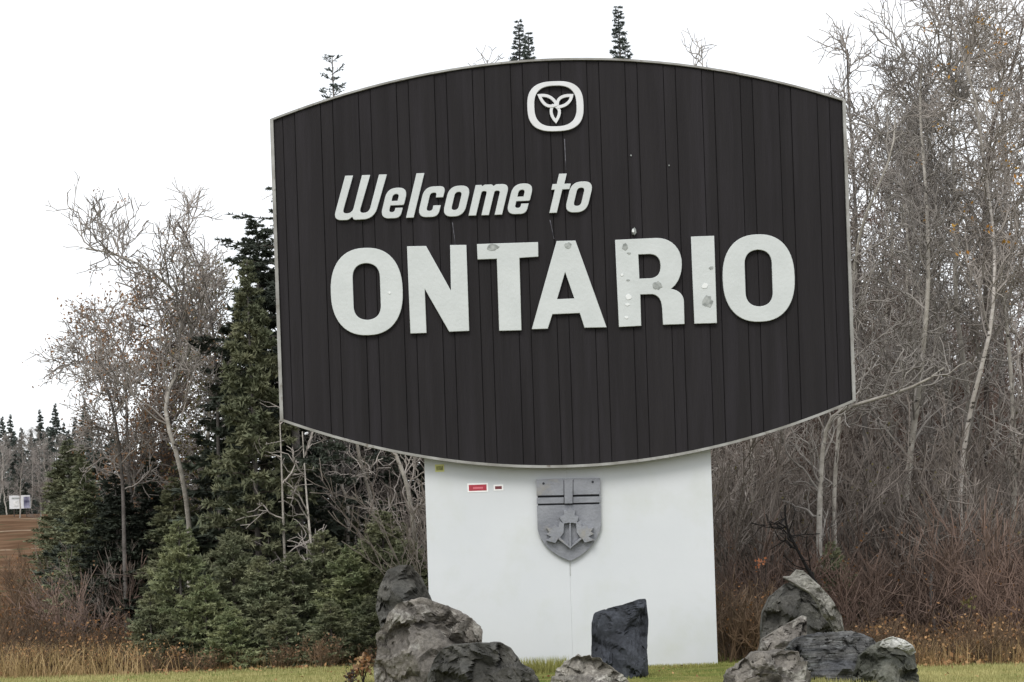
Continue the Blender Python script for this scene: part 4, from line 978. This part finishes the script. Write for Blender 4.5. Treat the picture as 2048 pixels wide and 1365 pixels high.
def thicket(name, shr, spots, m, label, cat='shrubs', leaves=None, seed=0):
    r = np.random.default_rng(seed); G = Geo(); LP = []
    for (x, y, s) in spots:
        (v, q, _), tips = shr[r.integers(0, len(shr))]
        a = r.uniform(0, 6.28); c, s_ = math.cos(a), math.sin(a); z0 = float(ground(x, y))-0.04
        Rm = np.array([[c, -s_, 0], [s_, c, 0], [0, 0, 1]])
        G.add((v@Rm.T)*s*np.array([1, 1, r.uniform(.85, 1.15)])+np.array([x, y, z0]), q)
        LP.append((tips@Rm.T)*s+np.array([x, y, z0]))
    o = link(name, G.mesh(name), m); tag(o, label, cat, kind='stuff')
    if leaves:
        lm, nn, sp, sz = leaves; C = np.concatenate(LP); C = C[r.permutation(len(C))[:nn]]
        v, q = leaf_geo(r, C, 2, sp, sz); l = link(name.replace('thicket', 'leaves') if 'thicket' in name else name+'_leaves', np_mesh(name+'_leaves', v, q), M[lm]); l.parent = o
        l.name = 'leaves'; l['kind'] = 'stuff'
    return o
SH_RED = [shrub_arrays(500+i, 1.3, 16, .75, (5, 4)) for i in range(3)]
SH_TALL = [shrub_arrays(520+i, 2.6, 13, .6, (7, 5), .010, tlen=(.25, .6)) for i in range(3)]
SH_LOW = [shrub_arrays(540+i, .75, 22, 1.0, (4, 2), .004, fine=.0036, tlen=(.12, .3)) for i in range(3)]
def spots(u0, u1, Y0, Y1, n, seed, s=(.8, 1.2), v=1200):
    q = np.random.default_rng(seed); o = []
    for i in range(n):
        Y = Y0+(Y1-Y0)*((i+q.random())/n); u = u0+(u1-u0)*((i*.618034+q.random()*.1) % 1); o.append((xat(u, Y, v), Y, q.uniform(*s)))
    return o
thicket('red_thicket', SH_RED, spots(1450, 2350, 1.6, 4.5, 38, 1, (.55, 1.1)), M['twig_red'], 'low reddish brown brush along the foot of the right-hand wood', leaves=('leaf_brown', 500, .04, .018), seed=1)
thicket('grey_thicket', SH_TALL, spots(1430, 2180, 3.4, 10, 40, 2, (.8, 1.2)), M['twig_dark'], 'tall grey brown brush between the trunks of the right-hand wood', seed=2, leaves=('leaf_olive', 900, .05, .02))
thicket('back_thicket', SH_TALL, spots(1380, 2250, 10, 30, 30, 3, (1.4, 2.2)), M['twig_red'], 'dense brown undergrowth at the back of the right-hand wood', seed=3)
thicket('brown_thicket', SH_LOW, spots(1440, 1580, 0.6, 2.4, 16, 4, (.75, 1.1)), M['twig_brown'], 'rusty brown weeds right beside the white panel', leaves=('leaf_brown', 500, .03, .015), seed=4)
thicket('weed_thicket', SH_LOW, spots(1700, 2150, 0.6, 2.4, 30, 5, (.5, .8)), M['twig_brown'], 'dead rusty weeds behind the yellow grass at the right', leaves=('litter', 900, .04, .02), seed=5)
thicket('left_thicket', SH_TALL, spots(200, 900, 7, 12, 9, 6, (.6, .9)), M['twig_dark'], 'grey undergrowth between the spruces of the left wood', seed=6)
thicket('left_weeds_thicket', SH_LOW, spots(-80, 300, 3.4, 9, 26, 7, (.6, 1.1)), M['twig_brown'], 'brown dead weeds at the left below the dirt bank', leaves=('leaf_brown', 1500, .04, .018), seed=7)
thicket('front_weeds_thicket', SH_LOW, spots(-80, 380, 2.7, 3.6, 11, 17, (.35, .7)), M['twig_brown'], 'low brown weeds among the straw coloured grass at the lower left', leaves=('litter', 700, .04, .018), seed=17)
thicket('sapling_thicket', SH_LOW, spots(270, 790, 2.8, 3.3, 9, 27, (.3, .6)), M['twig_brown'], 'thin tan and brown brush between the young firs', leaves=('leaf_pinkbrown', 350, .05, .018), seed=27)
thicket('bank_thicket', SH_RED, spots(30, 130, 10, 28, 6, 28, (.6, .9)), M['twig_brown'], 'grey brown brush along the edge of the dirt bank', leaves=('leaf_brown', 300, .05, .03), seed=28)
thicket('left_red_thicket', SH_RED, spots(120, 330, 6, 12, 9, 8, (.8, 1.1)), M['twig_red'], 'reddish bare brush left of the young firs', seed=8, leaves=('leaf_pinkbrown', 400, .04, .018))
thicket('behind_thicket', SH_TALL, spots(880, 1430, 3, 9, 14, 9, (.8, 1.1)), M['twig_dark'], 'brown brush hidden behind the white panel', seed=9)

# ------------------------------------------------------------------ grass
def blades(name, n, region, h, m, label, seed, w=.004, lean=.5, kind='stuff', cat='grass', feather=0):
    r = np.random.default_rng(seed); pts = []
    while sum(len(p) for p in pts) < n:
        Y = r.uniform(region[2], region[3], n); u = r.uniform(region[0], region[1], n)
        k = F_PX/(Y-CAMY); x = (u-PPU)/k-ST*0.2
        pts.append(np.stack([x, Y], 1))
    p = np.concatenate(pts)[:n]
    if feather:
        uu = PPU+(p[:, 0]+ST*.2)*F_PX/(p[:, 1]-CAMY); e_ = np.minimum(uu-region[0], region[1]-uu)/feather; nz_ = np.sin(p[:, 0]*5+1.3*np.sin(p[:, 1]*7))*.35+.6
        p = p[(r.random(len(p)) < np.clip(e_, 0, 1))&(r.random(len(p)) < nz_)]; n = len(p)
    z = ground(p[:, 0], p[:, 1])-.01
    H = r.uniform(h[0], h[1], n); a = r.uniform(0, 6.28, n); l = r.uniform(0, lean, n)*H
    b = np.stack([p[:, 0], p[:, 1], z], 1); d = np.stack([np.cos(a)*l, np.sin(a)*l, H], 1)
    sv = np.stack([-np.sin(a), np.cos(a), np.zeros(n)], 1)*w
    mid = b+d*np.array([.4, .4, .6]); v = np.stack([b-sv, b+sv, mid+sv*.7, mid-sv*.7, b+d], 1).reshape(-1, 3)
    i = np.arange(n)*5
    me = np_mesh(name, v, np.stack([i, i+1, i+2, i+3], 1), np.stack([i+3, i+2, i+4], 1))
    return tag(link(name, me, M[m]), label, cat, kind=kind)
blades('lawn_grass', 26000, (560, 1560, -3.2, 3.4), (.014, .036), 'grass', 'short green grass around the foot of the sign', 1)
blades('lawn_grass', 22000, (-100, 780, -1.5, 4.0), (.025, .06), 'grass_dry', 'yellowing mown grass at the bottom left', 2)
blades('lawn_grass', 22000, (1560, 2200, -3.5, 1.4), (.025, .06), 'grass_dry', 'yellowing mown grass at the bottom right', 3)
blades('grass_tufts', 1300, (1030, 1130, -.5, -.05), (.06, .19), 'grass', 'taller grass tufts against the foot of the white panel', 4, .003, .7)
blades('grass_fringe', 1500, (1290, 1450, -.35, -.05), (.025, .06), 'grass', 'grass fringe under the right half of the white panel', 5, .003, .7)
blades('straw_grass', 20000, (-200, 400, 2.4, 6.0), (.03, .46), 'straw', 'tall straw coloured grass at the lower left', 6, .0045, 1.5, feather=330)
blades('straw_grass', 5000, (230, 760, 3.1, 4.0), (.06, .28), 'straw', 'thin straw grass in front of the young firs', 8, .004, .9, feather=150)
blades('straw_grass', 6000, (1660, 2180, .5, 2.4), (.08, .34), 'straw', 'dry straw grass in front of the red brush', 7, .004, .9, feather=60)
def litter(n, region, label, seed, m='litter', zsp=.02, size=.03):
    r = np.random.default_rng(seed); Y = r.uniform(region[2], region[3], n); u = r.uniform(region[0], region[1], n); x = (u-PPU)*(Y-CAMY)/F_PX
    C = np.stack([x, Y, ground(x, Y)+.015+np.abs(r.normal(0, zsp, n))], 1)
    v, q = leaf_geo(r, C, 1, .003, size)
    tag(link('leaf_litter', np_mesh('leaf_litter', v, q), M[m]), label, 'leaves', kind='stuff')
litter(1500, (1620, 2180, .5, 1.8), 'fallen tan leaves along the edge of the grass at the right', 1, zsp=.05)
litter(220, (-80, 2150, -3.0, 2.6), 'scattered fallen leaves lying on the mown grass', 3, size=.018)
litter(500, (-80, 900, 2.6, 3.6), 'fallen leaves along the grass edge at the left', 2)
# dry leaf clump left of the boulders, orange-leaved sprig by the white panel
def clump(name, u, v, Y, rad, n, mats, label, cat, size=.03, stems=8):
    p = W(u, v, Y); gz = float(ground(p[0], Y)); e = empty(name, (p[0], Y, gz)); r = np.random.default_rng(int(u))
    zc = p[2]-gz
    P = np.zeros((stems, 5, 3)); tip = r.normal(0, rad*.8, (stems, 3)); tip[:, 2] = zc+r.normal(0, rad*.6, stems)
    for k in range(5): P[:, k] = tip*(k/4)**1.2
    P[:, :, 2] = tip[:, 2:3]*np.linspace(0, 1, 5)[None]
    g = Geo(); tubes(g, P, np.full((stems, 5), .004), 4); link('stems', g.mesh('stems'), M['bark_dark'], e)
    for j, mm in enumerate(mats):
        c = np.array([0, 0, zc])+r.normal(0, rad*(.45 if len(mats) > 1 and j == 0 else .6), (n, 3)); v_, q_ = leaf_geo(r, c, 1, .004, size); link('leaves', np_mesh('leaves', v_, q_), M[mm], e)
    return tag(e, label, cat)
clump('dried_plant', 725, 1332, -1.6, .085, 55, ['straw', 'leaf_pinkbrown', 'leaf_brown'], 'dry beige and orange leafy plant on the grass left of the boulders', 'plant', .026)
clump('dried_plant', 703, 1352, -1.7, .06, 40, ['leaf_brown', 'bark_dark'], 'dark withered plant at the foot of the beige one', 'plant', .022)
clump('leafy_sprig', 1520, 1124, 1.6, .06, 26, ['leaf_orange'], 'sprig with a few orange leaves right of the white panel', 'plant', .020, 5)
clump('leafy_sprig', 1938, 1205, 1.6, .07, 30, ['leaf_olive'], 'small yellow-green leafed sprig in the red brush', 'plant', .024, 4)
